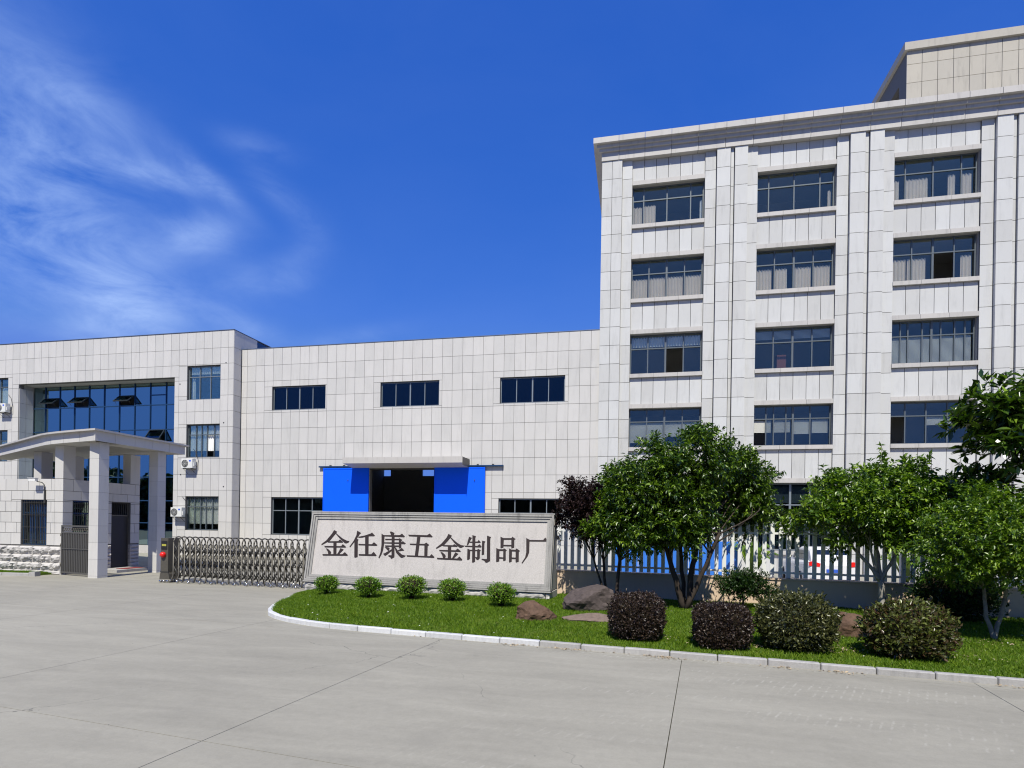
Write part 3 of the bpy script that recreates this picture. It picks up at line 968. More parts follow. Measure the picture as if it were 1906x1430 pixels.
# spandrel panels, lintel and sill bands
SY = TY + .085
trim = []
for (a, b) in bays:
    w6 = (b - a) / 6
    spans = [(20.87, 21.99)] + [(wr[i + 1][1] + .23, wr[i][0] - .21) for i in range(4)] + [(0, .88)]
    for (c, d) in spans:
        for q in range(6):
            tiles.append((a + q * w6 + .012, a + (q + 1) * w6 - .012, SY, SY + .014, c + .004, d - .004))
    for (c, d) in wr:
        for q in range(3):
            u0, u1 = a + q * (b - a) / 3, a + (q + 1) * (b - a) / 3
            trim.append((u0 + .005, u1 - .005, TY - .02, TY + .118, d, d + .225))
            trim.append((u0 + .005, u1 - .005, TY - .06, TY + .32, c - .20, c))
pieces('granite_panel', tiles, 'granite_tower', tow, base, 300, hidden=lambda b: b[5] < 5 or b[0] > 18)
pieces('trim_stone', trim, 'granite_trim', tow, base, 300)
# cornice built of stepped stones
corn = []
q = -2.60
cuts = [q]
while q < 25: q += 1.36; cuts.append(q)
for a, b in zip(cuts, cuts[1:]):
    corn.append((a + .010, b - .010, TY - .62, TY + .1, 22.76, 23.05))
for a, b in zip(cuts, cuts[1:]):
    a2 = max(a, -2.42)
    corn.append((a2 + .010, b - .010, TY - .44, TY + .1, 22.60, 22.757))
    a3 = max(a, -2.30)
    corn.append((a3 + .010, b - .010, TY - .33, TY + .1, 22.44, 22.597))
    a4 = max(a, -2.17)
    corn.append((a4 + .010, b - .010, TY - .22, TY + .1, 22.0, 22.437))
MB(base).box(-2.0, 24.55, TY - .18, TY + .09, 22.02, 23.0).build('cornice_core', 'pil_core', tow)
pieces('cornice_stone', corn, 'granite_trim', tow, base, 300)
m = MB(base)
for (x0, z0, z1) in ((-2.60, 22.76, 23.05), (-2.42, 22.60, 22.757), (-2.30, 22.44, 22.597), (-2.17, 22.0, 22.437)):
    m.box(x0, -1.9, TY + .102, 46, z0, z1)
m.build('side_cornice', 'granite_trim', tow)
MB(base).box(-1.9, 24.6, TY + .1, 46, 22.6, 22.66).build('roof', 'interior', tow)
# windows
N = (.16, .33, .33, .18); E4 = (.25, .25, .25, .25)
cfg = {
 (0, 0): dict(cols=N, dress=[('curtain', .01, .14, .0, 1.05), ('curtain', .17, .33, .0, 1.1), ('sheer', .95, .975, .0, 1.1)], th=()),
 (1, 0): dict(cols=N, dress=[('curtain', .93, .97, .0, .95)], th=()),
 (2, 0): dict(cols=N, dress=[('curtain', .0, .10, .0, 1.1), ('curtain', .16, .44, .0, 1.12), ('curtain', .68, .77, .0, 1.15), ('curtain', .83, .95, .0, 1.15)], th=()),
 (3, 0): dict(cols=N, dress=[('curtain', .2, .5, .0, 1.1)], th=()),
 (0, 1): dict(cols=E4, dress=[('curtain', .01, .23, .0, 1.12), ('curtain', .26, .48, .0, 1.15), ('curtain', .51, .73, .0, 1.15), ('curtain', .75, .98, .0, 1.15)], th=(2,)),
 (1, 1): dict(cols=E4, dress=[('curtain', .0, .22, .0, 1.15), ('curtain', .26, .42, .0, 1.15), ('curtain', .51, .73, .0, 1.15), ('curtain', .75, .97, .0, 1.15)], th=(2,)),
 (2, 1): dict(cols=E4, dress=[('curtain', .0, .19, .0, 1.15), ('curtain', .21, .43, .0, 1.15), ('curtain', .84, .96, .0, 1.15)], skip=((0, 2),), th=(2,)),
 (3, 1): dict(cols=E4, dress=[('curtain', .3, .6, .0, 1.1)], th=(2,)),
 (0, 2): dict(cols=E4, dress=[('sheer', .02, .98, 1.52, 1.95)], skip=((0, 2),), th=(2,)),
 (1, 2): dict(cols=E4, dress=[('blind', .02, .98, 1.6, 2.0), ('cabinet', .33, .45, .05, .9)], th=(2,)),
 (2, 2): dict(cols=(.13, .09, .17, .11, .11, .16, .12, .11), dress=[('blind', .01, .97, .02, 1.36)], th=(4,)),
 (3, 2): dict(cols=E4, dress=[], th=(2,)),
 (0, 3): dict(cols=E4, dress=[('blind', .01, .48, .28, 1.35), ('blind', .51, .98, .6, 1.35)], th=(2,)),
 (1, 3): dict(cols=(.17, .10, .16, .09, .22, .26), dress=[('blind', .01, .24, .72, 1.34), ('blind', .27, .49, .72, 1.34), ('blind', .52, .74, .62, 1.34), ('blind', .77, .97, .66, 1.34)], skip=((0, 0),), th=(4,)),
 (2, 3): dict(cols=(.20, .25, .25, .30), dress=[('blind', .46, .68, .95, 1.36), ('blind', .71, .97, 1.0, 1.36)], skip=((0, 0),), th=()),
 (3, 3): dict(cols=E4, dress=[], th=(2,)),
}
for b_, (a, b) in enumerate(bays):
    for r_, (c, d) in enumerate(wr):
        h = d - c - .02
        if r_ == 4:
            window(tow, base, a + .02, TY + .30, c + .01, b - a - .04, h, E4, 2.35, 'frame_light', 'glass_dark', .06, dress=[('blind', .02, .98, 2.45, 3.3)], thick=(2,))
            continue
        cf = cfg[(b_, r_)]
        window(tow, base, a + .02, TY + .30, c + .01, b - a - .04, h, cf['cols'], 1.40, 'frame_grey', 'glass', .055, dress=cf['dress'], skip=cf.get('skip', ()), thick=cf['th'])
# roof penthouse, open at its left end
m = MB(base)
m.box(13.32, 24.3, 33.53, 33.85, 22.66, 27.05)
m.box(13.32, 13.6, 33.85, 34.4, 22.66, 27.05)
m.box(13.32, 13.6, 34.4, 42.0, 25.9, 27.05); m.box(13.32, 13.6, 41.2, 42.0, 22.66, 25.9)
m.box(13.32, 13.6, 36.8, 37.2, 22.66, 25.9)
m.box(13.6, 24.3, 41.8, 42.0, 22.66, 27.05); m.box(24.0, 24.3, 33.85, 41.8, 22.66, 27.05)
m.build('penthouse_wall', 'backing', tow)
tl = []
pz = [27.05, 26.36, 25.4, 24.42, 23.44, 22.7]
xq = [13.30 + .715 * k for k in range(16)]
for i in range(15):
    for j in range(5):
        tl.append((xq[i] + .012, xq[i + 1] - .012, 33.50, 33.53, pz[j + 1] + .01, pz[j] - .01))
pieces('penthouse_panel', tl, 'granite_roof', tow, base, 300)
m = MB(base)
m.box(13.16, 24.5, 33.36, 42.1, 27.05, 27.44)
m.build('penthouse_coping', 'granite_roof', tow)
# ================================================================ GUARDHOUSE
base = (-21.87, 18.3, 0)
gh = thing('guardhouse', base, 'granite gatehouse with rough stone base and a flat canopy on columns', 'building')
gx0, gx1, gy0, gy1 = -30.2, -21.87, 18.3, 21.85
fh = [(-23.92, -22.65, 1.12, 2.91)]
sh = [(18.70, 19.98, 1.12, 2.91), (20.44, 21.38, .1, 2.93)]      # holes of the side wall in (y, z)
m = MB(base)
wall_mesh(m, gx0, gx1 - .022, 0, 3.72, gy0 + .022, gy0 + .26, fh)
for (a, b, c, d) in rsub((gy0 + .26, gy1, 0, 3.72), sh):
    m.box(gx1 - .26, gx1 - .022, a, b, c, d)
m.box(gx0, gx1 - .26, gy1 - .24, gy1, 0, 3.72); m.box(gx0, gx0 + .2, gy0 + .26, gy1 - .24, 0, 3.72)
m.box(gx0 + .2, gx1 - .26, gy0 + .26, gy1 - .24, 3.05, 3.2)
m.build('wall', 'backing', gh)
zc = [3.74, 3.27, 2.85, 2.43, 2.01, 1.59, 1.13]
bl = []
for j in range(6):
    z0, z1 = zc[j + 1], zc[j]
    offx = .29 if j % 2 else 0
    q = gx1 - .40
    xs_ = [q]
    xs_.append(q - (.45 if j % 2 else .18))
    while xs_[-1] > gx0: xs_.append(xs_[-1] - .56)
    xs_ = sorted(xs_)
    for a, b in zip(xs_, xs_[1:]):
        for (p0, p1, c, d) in rsub((max(a, gx0), b, z0, z1), fh):
            bl.append((p0 + .008, p1 - .008, gy0, gy0 + .03, c + .008, d - .008))
    bl.append((gx1 - .392, gx1, gy0 - .006, gy0 + .03, z0 + .008, z1 - .008))
    ys_ = [gy0 + .03, gy0 + (.75 if j % 2 else .42)]
    while ys_[-1] + .72 < gy1: ys_.append(ys_[-1] + .72)
    ys_.append(gy1)
    for a, b in zip(ys_, ys_[1:]):
        for (p0, p1, c, d) in rsub((a, b, z0, z1), sh):
            bl.append((gx1 - .03, gx1, p0 + (.008 if p0 > gy0 + .04 else 0), p1 - .008, c + .008, d - .008))
pieces('wall_block', bl, 'granite_panel', gh, base, 300)
# rough stone base, each stone a part
ROUGH = {}
def rough_mesh(seed, w, h, mat, d=.09):
    key = (seed, round(w, 2), round(h, 2), mat)
    if key in ROUGH: return ROUGH[key]
    nx_, nz_ = 9, 5
    v = []; f = []
    for i in range(nx_ + 1):
        for j in range(nz_ + 1):
            u, t = i / nx_, j / nz_
            e = min(u, 1 - u, ) * nx_; e2 = min(t, 1 - t) * nz_
            k_ = min(1, e) * min(1, e2)
            n_ = mnoise.noise((u * w * 7 + seed * 9.1, t * h * 9, seed * 3.3)) + .6 * mnoise.noise((u * w * 17 + seed, t * h * 21, 5.1))
            # pitched face: bulges low, scooped at the bottom edge
            y = -d * k_ * (.55 + .75 * n_ + (.35 if t > .3 else -.2))
            v.append((u * w, min(0, y), t * h))
    for i in range(nx_):
        for j in range(nz_):
            a = i * (nz_ + 1) + j
            f.append((a, a + nz_ + 1, a + nz_ + 2, a + 1))
    b0 = len(v)
    v += [(0, .12, 0), (w, .12, 0), (w, .12, h), (0, .12, h)]
    L = lambda i, j: i * (nz_ + 1) + j
    f.append(tuple([L(i, nz_) for i in range(nx_ + 1)] + [b0 + 2, b0 + 3]))
    f.append(tuple([L(i, 0) for i in reversed(range(nx_ + 1))] + [b0, b0 + 1]))
    f.append(tuple([L(0, j) for j in range(nz_ + 1)] + [b0 + 3, b0]))
    f.append(tuple([L(nx_, j) for j in reversed(range(nz_ + 1))] + [b0 + 1, b0 + 2]))
    me = bpy.data.meshes.new('stone'); me.from_pydata(v, [], f); me.materials.append(MATS[mat])
    ROUGH[key] = me
    return me
def rough_row(parent, x0, x1, y, z0, z1, lens, mat='rough_granite', name='rough_stone', org=(0, 0, 0), rot=0, side=False, d=.09):
    q = x1; i = 0
    while q > x0 + .05:
        w = lens[i % len(lens)]; w = min(w, q - x0); i += 1
        me = rough_mesh((i * 7 + int(z0 * 10)) % 6, w - .012, z1 - z0 - .012, mat, d)
        if side:
            link(name, me, None, parent, (y - org[0], q - w - org[1], z0 - org[2]), (0, 0, R(90)))
        else:
            link(name, me, None, parent, (q - w - org[0], y - org[1], z0 - org[2]))
        q -= w
rr = [(1.09, .77, (.62, .80, .66)), (.77, .46, (.52, .46, .42, .55, .5)), (.46, .16, (.38, .62, .48, .7)), (.16, -.05, (.9, .55))]
for (zt, zb, ln) in rr:
    rough_row(gh, gx0, gx1 + .02, gy0 - .02, zb, zt, ln, org=base)
for (zt, zb, ln) in [(1.09, .93, (.5, .34)), (.93, .77, (.42, .6)), (.77, .61, (.36, .55)), (.61, .45, (.5, .4)), (.45, .29, (.6, .37)), (.29, .12, (.44, .5)), (.12, -.04, (.6, .4))]:
    rough_row(gh, gy0 + .12, 20.44, gx1 + .0, zb, zt, ln, org=base, side=True, d=.05)
    rough_row(gh, 21.38, gy1, gx1 + .0, zb, zt, (.47,), org=base, side=True, d=.05)
m = MB(base); m.box(gx1 - .05, gx1 + .035, gy0 - .06, gy0 + .10, -.05, 1.09); m.build('corner_strip', 'reveal', gh)
# barred windows
def barred(x, y, z, w, h, rot, nb, label=None):
    m = MB()
    m.box(0, w, .08, .14, 0, .05); m.box(0, w, .08, .14, h - .05, h); m.box(0, .05, .08, .14, .05, h - .05); m.box(w - .05, w, .08, .14, .05, h - .05)
    m.box(.05, w - .05, .08, .13, h * .70, h * .70 + .06); m.box(w * .5 - .03, w * .5 + .03, .085, .135, .05, h * .7)
    wo = m.build('window', 'frame_blue', gh, (x - base[0], y - base[1], z - base[2]), (0, 0, rot))
    link('pane', unit_box(w - .1, .006, h * .7 - .05, 'glass'), None, wo, (.05, .11, .05))
    link('pane', unit_box(w - .1, .006, h * .3 - .11, 'glass'), None, wo, (.05, .11, h * .7 + .06))
    for i in range(nb):
        q = .04 + (w - .08) * i / (nb - 1)
        link('bar', unit_box(.018, .018, h - .04, 'steel_dark'), None, wo, (q - .009, .02, .02))
    for t in (.10, .39, .66, .93):
        link('cross_bar', unit_box(w - .02, .010, .022, 'steel_dark'), None, wo, (.01, .008, h * t))
    return wo
barred(-23.91, gy0 + .01, 1.13, 1.25, 1.77, 0, 15)
barred(gx1 - .01, 18.71, 1.13, 1.26, 1.77, R(90), 14)
# blue strips behind the front window, standing in for sky reflected in its glass
for i in range(5):
    link('reflection_strip', unit_box(.17, .02, 1.55, 'blue_sheet'), None, gh, (-23.72 + .215 * i - base[0], 18.50 - base[1], 1.18))
m = MB()
m.box(0, .95, .10, .16, 2.79, 2.84); m.box(0, .05, .10, .16, 0, 2.79); m.box(.90, .95, .10, .16, 0, 2.79); m.box(.05, .90, .10, .16, 2.22, 2.28)
dr = m.build('door', 'steel', gh, (gx1 - .01 - base[0], 20.43 - base[1], .1), (0, 0, R(90)))
link('door_leaf', unit_box(.84, .04, 2.2, 'black'), None, dr, (.055, .11, .01))
for i in range(9): link('bar', unit_box(.016, .016, .5, 'steel_dark'), None, dr, (.08 + i * .095, .06, 2.285))
# pillars standing on the walls and free columns with stone pieces
def column(x0, x1, y0, y1, z0, z1, joint=.62):
    m = MB(base); m.box(x0 + .018, x1 - .018, y0 + .018, y1 - .018, z0, z1)
    co = m.build('column', 'backing', gh)
    z = z1
    b = []
    while z > z0 + .05:
        zz = max(z0, z - joint)
        b += [(x0, x1, y0, y0 + .0175, zz + .003, z - .003), (x0, x1, y1 - .0175, y1, zz + .003, z - .003),
              (x0, x0 + .0175, y0 + .0185, y1 - .0185, zz + .003, z - .003), (x1 - .0175, x1, y0 + .0185, y1 - .0185, zz + .003, z - .003)]
        z = zz
    for q in b:
        o = bpy.data.objects.new('cladding_piece', unit_box(q[1] - q[0], q[3] - q[2], q[5] - q[4], 'granite_panel'))
        C.objects.link(o); o.parent = co; o.location = (q[0] - base[0], q[2] - base[1], q[4] - base[2])
column(-19.85, -19.43, 17.60, 18.02, -.02, 5.035, .62)
column(-19.85, -19.43, 20.28, 20.70, -.02, 5.035, .62)
column(gx1 - .40, gx1, gy0 - .006, gy0 + .50, 3.745, 5.035, 1.3)
column(gx1 - .40, gx1, gy1 - .50, gy1, 3.745, 5.035, 1.3)
column(-25.35, -24.95, 19.9, 20.4, 3.745, 5.035, 1.3)
column(-25.35, -24.95, gy1 - .5, gy1, 3.745, 5.035, 1.3)
# flat canopy, its front edge bending back to the left
edge = [(-19.05, 17.08), (-20.1, 17.28), (-21.2, 17.52), (-22.0, 17.74), (-22.6, 17.96), (-23.4, 18.33), (-24.6, 18.90), (-27.2, 20.12), (-31.0, 21.9)]
def inset(d):
    """front edge moved inwards by d"""
    out = []
    for i, p in enumerate(edge):
        q0 = edge[max(0, i - 1)]; q1 = edge[min(len(edge) - 1, i + 1)]
        tx, ty = q1[0] - q0[0], q1[1] - q0[1]; L = math.hypot(tx, ty)
        nx_, ny_ = -ty / L, tx / L            # points away from the viewer
        if ny_ < 0: nx_, ny_ = -nx_, -ny_
        x = p[0] + nx_ * d
        if i == 0: x = p[0] - d
        out.append((x, p[1] + ny_ * d))
    return out
BX0, BY1 = -31.0, 21.55
def plate(d0, z0, z1, name, mat, dback=0.0):
    e = inset(d0)
    pts = e + [(BX0, 26.0 - dback), (-19.05 - d0, BY1 - dback)]
    return MB(base).prism(pts, 'z', z0, z1).build(name, mat, gh)
plate(0, 5.385, 5.45, 'canopy_cap', 'granite_trim')
plate(.30, 5.28, 5.383, 'canopy_slab', 'soffit', .3)
def strip(d0, d1, z0, z1, name, mat):
    a_, b_ = inset(d0), inset(d1)
    m = MB(base)
    for i in range(len(a_) - 1):
        m.prism([a_[i], a_[i + 1], b_[i + 1], b_[i]], 'z', z0, z1)
    return m.build(name, mat, gh)
strip(.20, 1.05, 5.04, 5.278, 'canopy_beam', 'soffit')
m = MB(base)
m.box(-20.05, -19.25, 18.35, BY1 - .16, 5.042, 5.277)
m.box(-22.6, -20.055, BY1 - .9, BY1 - .16, 5.042, 5.277)
m.build('canopy_beam', 'soffit', gh)
# fascia pieces along the bent front and the right hand side
ia, ib = inset(.15), inset(.18)
def walk(poly, step):
    segs = []; acc = 0; cur = [poly[0]]
    for p, q in zip(poly, poly[1:]):
        L = math.hypot(q[0] - p[0], q[1] - p[1]); t = 0
        while acc + (L - t) >= step:
            t += step - acc; acc = 0
            pt = (p[0] + (q[0] - p[0]) * t / L, p[1] + (q[1] - p[1]) * t / L)
            cur.append(pt); segs.append(cur); cur = [pt]
        acc += L - t; cur.append(q)
    segs.append(cur)
    return segs
for sg in walk(ia, .98):
    m = MB(base)
    pts = list(sg)
    def sh_(p, q, e):
        L = math.hypot(q[0] - p[0], q[1] - p[1]) + 1e-6; return (p[0] + (q[0] - p[0]) * e / L, p[1] + (q[1] - p[1]) * e / L)
    if math.hypot(pts[0][0] - pts[-1][0], pts[0][1] - pts[-1][1]) < .1: continue
    pts[0] = sh_(pts[0], pts[1], .006); pts[-1] = sh_(pts[-1], pts[-2], .006)
    m.prism(pts + [(x_ - .006, y_ + .028) for x_, y_ in reversed(pts)], 'z', 5.03, 5.383)
    m.build('fascia_panel', 'granite_panel', gh)
n_ = 5; L_ = (BY1 - .1 - 17.20) / n_
for i in range(n_):
    a = 17.20 + L_ * i
    link('fascia_panel', unit_box(.028, L_ - .012, .353, 'granite_panel'), None, gh, (-19.205 - base[0], a + .006 - base[1], 5.03))
for i in range(4):
    MB(base).box(-19.23 - .98 * (i + 1) + .006, -19.23 - .98 * i - .006, BY1 - .14, BY1 - .112, 5.03, 5.383).build('fascia_panel', 'granite_panel', gh)

# landing and its red mat
land = thing('door_step', (-21.30, 20.7, 0), 'low concrete step outside the guardhouse side door', 'step')
MB().box(-.56, .62, -1.1, .95, 0, .11).build('slab', 'kerb', land)
m = MB((0, 0, 0)); m.box(-21.35, -20.85, 20.2, 21.3, .112, .125)
tag(m.build('door_mat', 'mat_red'), 'dark red door mat lying on the guardhouse step', 'mat')

# security camera on the guardhouse front wall
cm = thing('security_camera', (-22.72, 18.3, 3.2), 'white security camera on a wall bracket above the barred guardhouse window', 'camera')
MB().box(-.03, .03, -.05, 0, -.42, .10).build('bracket', 'steel_dark', cm)
MB().tube([(0, -.04, .08), (0, -.06, .30), (0, -.14, .38), (-.12, -.26, .42)], .017, 6).build('arm', 'steel_dark', cm)
m = MB(); m.box(-.42, -.10, -.34, -.22, .43, .53); m.build('housing', 'white_paint', cm)
MB().box(-.46, -.08, -.36, -.20, .535, .55).build('sun_shield', 'white_paint', cm)
MB().tube([(-.42, -.28, .48), (-.45, -.28, .48)], .04, 10).build('lens', 'black', cm)

# left lawn strip, kerb and end block
ks = tag(thing('side_kerb', (0, 0, 0), 'short kerb before the guardhouse lawn strip', 'kerb'), kind='structure')
a = (-31.0, 16.2); b = (-22.35, 17.42)
for i in range(8):
    t0, t1 = i / 8, (i + 1) / 8
    kerb_stone((a[0] + (b[0] - a[0]) * t0, a[1] + (b[1] - a[1]) * t0), (a[0] + (b[0] - a[0]) * t1, a[1] + (b[1] - a[1]) * t1), 'kerb', .12, .11, ks)
me = MB().prism([(-31, 16.3), (-22.38, 17.52), (-22.2, 18.26), (-31, 18.26)], 'z', -.02, .075).mesh('verge')
tag(link('verge', me, 'turf'), 'grass strip in front of the guardhouse', 'grass strip', kind='structure')
m = MB(); m.box(-.12, .12, -.12, .12, 0, .17)
tag(m.build('concrete_block', 'kerb', None, (-22.12, 17.45, 0), (0, 0, R(8))), 'small square concrete block at the end of the guardhouse kerb', 'block')

# ================================================================ PEDESTRIAN GATE
pg = thing('pedestrian_gate', (-21.83, 18.24, 0), 'grey steel bar gate between the guardhouse and the front column', 'gate', math.atan2(-.42, 1.97))
W_ = 2.00
m = MB()
for q in (0, W_ - .06): m.box(q, q + .06, -.03, .03, .05, 1.93)
for z in (.08, 1.62, 1.87): m.box(.06, W_ - .06, -.028, .028, z, z + .06)
m.build('frame', 'gate_grey', pg)
nb = 17
for i in range(nb):
    q = .14 + (W_ - .28) * i / (nb - 1)
    link('bar', unit_box(.042, .042, 1.48, 'gate_grey'), None, pg, (q - .021, -.021, .14))
for i in range(13):
    q = .17 + (W_ - .34) * i / 12
    t = MB().tube([(q + .062 * math.cos(s), -.012, 1.775 + .055 * math.sin(s)) for s in [j * math.pi / 5 for j in range(11)]], .011, 5)
    t.build('scroll', 'steel', pg)
link('middle_rail', unit_box(W_ - .12, .02, .03, 'gate_grey'), None, pg, (.06, -.045, 1.02))
for z in (.35, 1.1, 1.5):
    MB().tube([(-.02, -.02, z), (-.02, -.02, z + .12)], .025, 6).build('hinge', 'steel', pg)

# ================================================================ RETRACTABLE GATE
gt = thing('retractable_gate', (-16.34, 17.44, 0), 'stainless steel accordion gate stretched across the entrance', 'gate', -R(2.3))
m = MB()
m.prism([(.02, .12), (.44, .12), (.41, .30), (.38, .36), (.38, 1.56), (.07, 1.56), (.07, .36), (.04, .30)], 'y', -.26, .26)
hd = m.build('drive_unit', 'steel', gt)
MB().box(.10, .34, -.275, -.262, 1.16, 1.46).build('display', 'black', hd)
MB().box(.13, .31, -.281, -.276, 1.28, 1.35).build('display_text', 'display', hd)
MB().sphere((.20, -.30, .98), .10, 14, 10).build('warning_lamp', 'red', hd)
MB().box(.06, .40, -.27, -.262, .36, .40).build('trim', 'steel_dark', hd)
for q in (.06, .21, .36):
    for s in (-1, 1):
        w = MB(); w.tube([(q - .035, s * .24, .05), (q + .035, s * .24, .05)], .05, 10); w.build('wheel', 'chrome', gt)

def hoop_mesh():
    m = MB()
    for s in (-1, 1):
        m.tube([(0, s * .27, .06), (0, s * .27, .16), (0, s * .215, .27), (0, s * .215, 1.42)], .023, 6)
    arc = [(0, .215 * math.cos(t), 1.42 + .19 * math.sin(t)) for t in [math.pi * i / 10 for i in range(11)]]
    m.tube(arc, .023, 6)
    for z in (1.02, .52):
        arc = [(0, .20 * math.cos(t), z + .17 * math.sin(t)) for t in [math.pi * i / 8 for i in range(9)]]
        m.tube(arc, .017, 5)
    m.tube([(0, -.215, .24), (0, .215, .24)], .014, 5)
    me = m.mesh('hoop'); me.materials.append(MATS['steel']); return me
def lattice_mesh(d):
    m = MB()
    for s in (-1, 1):
        y = s * .19
        for (a, b) in ((.22, .62), (.62, 1.02), (1.02, 1.38)):
            m.tube([(0, y, a), (d, y, b)], .018, 4); m.tube([(0, y + s * .016, b), (d, y + s * .016, a)], .018, 4)
    m.tube([(0, 0, .24), (d, 0, .24)], .015, 5)
    me = m.mesh('lattice'); me.materials.append(MATS['steel_dark']); return me
def foot_mesh():
    m = MB()
    m.tube([(-.02, 0, .045), (.02, 0, .045)], .045, 10); m.tube([(0, 0, .05), (0, 0, .11)], .028, 8)
    me = m.mesh('wheel'); me.materials.append(MATS['chrome']); return me
hm, lm, fm = hoop_mesh(), lattice_mesh(.235), foot_mesh()
for k in range(27):
    q = .56 + .235 * k
    h_ = link('hoop', hm, None, gt, (q, 0, 0), (0, 0, random.uniform(-.03, .03)))
    if k % 2:
        for s in (-1, 1): link('wheel', fm, None, h_, (0, s * .27, 0))
    link('lattice', lm, None, gt, (q if k < 26 else q - .235, 0, 0))

# ================================================================ MONUMENT SIGN
mo = thing('sign_monument', (-9.91, 15.97, .12), 'long leaning granite slab carved with dark Chinese characters', 'monument sign', -R(3.5))
MW = 7.67
rows_ = 0
q = 0; i = 0
while q < MW - .05:
    w = (1.0, .72, .92, .80, .66)[i % 5]; w = min(w, MW - q)
    link('plinth_stone', rough_mesh(i % 6, w - .014, .265, 'rough_granite', .05), None, mo, (q, -.02, 0)); q += w; i += 1
MB().box(0, MW, .10, .92, -.1, .27).build('plinth_core', 'rough_granite', mo)
m = MB(); m.prism([(0, .30), (.39, 2.36), (.80, 2.36), (.92, .30)], 'x', .02, MW - .02)
m.build('slab', 'monument_face', mo)
Lf = math.hypot(.39, 2.06); ey = (.39 / Lf, 2.06 / Lf); en = (-2.06 / Lf, .39 / Lf)
def facebox(mb, u0, u1, v0, v1, h0, h1):
    b = len(mb.v)
    for h in (h0, h1):
        for (u, v_) in ((u0, v0), (u1, v0), (u1, v1), (u0, v1)):
            mb.v.append((u, ey[0] * v_ + en[0] * h, .30 + ey[1] * v_ + en[1] * h))
    mb.f += [tuple(b + k for k in t) for t in ((0, 1, 2, 3), (4, 7, 6, 5), (0, 4, 5, 1), (1, 5, 6, 2), (2, 6, 7, 3), (3, 7, 4, 0))]
TV = Lf
def frame_strip(o, w, h0, h1, name):
    # o = distance from the rim
    for (u0, u1, v0, v1) in ((o, MW - o, TV - o - w, TV - o), (o, MW - o, o, o + w), (o, o + w, o + w, TV - o - w), (MW - o - w, MW - o, o + w, TV - o - w)):
        m = MB(); facebox(m, u0, u1, v0, v1, h0, h1); m.build('moulding', 'monument_frame', mo)
frame_strip(0.0, .05, .0, .085, 'a')
frame_strip(.058, .05, .0, .060, 'b')
frame_strip(.116, .07, .0, .035, 'c')
m = MB(); facebox(m, -.02, MW + .02, -.05, -.012, -.2, .10); m.build('base_moulding', 'monument_frame', mo)
m = MB(); facebox(m, -.02, MW + .02, TV + .006, TV + .04, -.42, .09); m.build('top_moulding', 'monument_frame', mo)
m = MB(); m.prism([(.02, .31), (.41, 2.34), (.44, 2.34), (.05, .31)], 'x', MW - .019, MW + .012); m.build('side_edge', 'monument_frame', mo)
def fatten(st, e):
    ar = sum(a[0] * b[1] - b[0] * a[1] for a, b in zip(st, st[1:] + st[:1]))
    sg = 1 if ar > 0 else -1
    out = []
    for i, p in enumerate(st):
        a = st[i - 1]; b = st[(i + 1) % len(st)]
        n1 = Vector((p[1] - a[1], a[0] - p[0])).normalized(); n2 = Vector((b[1] - p[1], p[0] - b[0])).normalized()
        n = (n1 + n2)
        n = n.normalized() * min(1.6, 1 / max(.5, n.length / 2)) if n.length > .2 else n1
        out.append((p[0] + sg * n.x * e, p[1] + sg * n.y * e))
    return out
for gi, g_ in enumerate(GLYPHS):
    m = MB()
    for si, st in enumerate(g_):
        st = fatten(st, .008)
        h = .006 + .0006 * si
        n_ = len(st); b = len(m.v)
        for hh in (-.002, h):
            for (u, v_) in st:
                m.v.append((u, ey[0] * v_ + en[0] * hh, .30 + ey[1] * v_ + en[1] * hh))
        for t in tessellate_polygon([[Vector((p[0], p[1], 0)) for p in st]]):
            m.f.append((b + n_ + t[0], b + n_ + t[1], b + n_ + t[2]))
        for i in range(n_):
            j = (i + 1) % n_
            m.f.append((b + i, b + j, b + n_ + j, b + n_ + i))
    m.build('character', 'ink', mo)

# ================================================================ AIR CONDITIONERS
def ac(loc, label):
    t = thing('air_conditioner', loc, label, 'air conditioner', 0, 'outdoor air conditioning units on the office wall')
    m = MB(); m.box(0, .80, -.42, -.10, 0, .58)
    me = m.mesh('casing'); bm = bmesh.new(); bm.from_mesh(me)
    bmesh.ops.bevel(bm, geom=bm.edges[:], offset=.012, segments=2, affect='EDGES'); bm.to_mesh(me); bm.free()
    link('casing', me, 'ac_white', t)
    MB().tube([(.27, -.41, .29), (.27, -.424, .29)], .235, 24).build('fan_opening', 'black', t)
    m = MB()
    for r_ in (.05, .11, .17, .23):
        m.tube([(.27 + r_ * math.cos(s), -.432, .29 + r_ * math.sin(s)) for s in [j * math.pi / 10 for j in range(21)]], .006, 4)
    for a in range(8):
        m.tube([(.27, -.432, .29), (.27 + .23 * math.cos(a * math.pi / 4), -.432, .29 + .23 * math.sin(a * math.pi / 4))], .004, 4)
    m.build('grille', 'ac_white', t)
    MB().box(.56, .70, -.4215, -.420, .40, .50).build('sticker', 'sticker_blue', t)
    MB().box(.802, .85, -.36, -.16, .12, .34).build('valve_cover', 'ac_white', t)
    m = MB()
    for q in (.12, .68):
        m.box(q - .02, q + .02, -.40, .0, -.045, -.003); m.tube([(q, -.36, -.04), (q, -.01, -.30)], .012, 5)
    m.build('bracket', 'steel_dark', t)
    MB().tube([(.83, -.25, .2), (.92, -.12, .1), (.9, -.04, .5), (.75, -.03, 1.0), (.5, -.02, 1.25)], .014, 6).build('pipe', 'black', t)
    return t
ac((-27.70, LY, 5.42), 'white outdoor unit between the first and ground floor office windows')
ac((-28.42, LY, 2.40), 'white outdoor unit half hidden by the rear guardhouse column')
ac((-42.35, LY, 9.28), 'white outdoor unit high at the left edge beside the glazed recess')

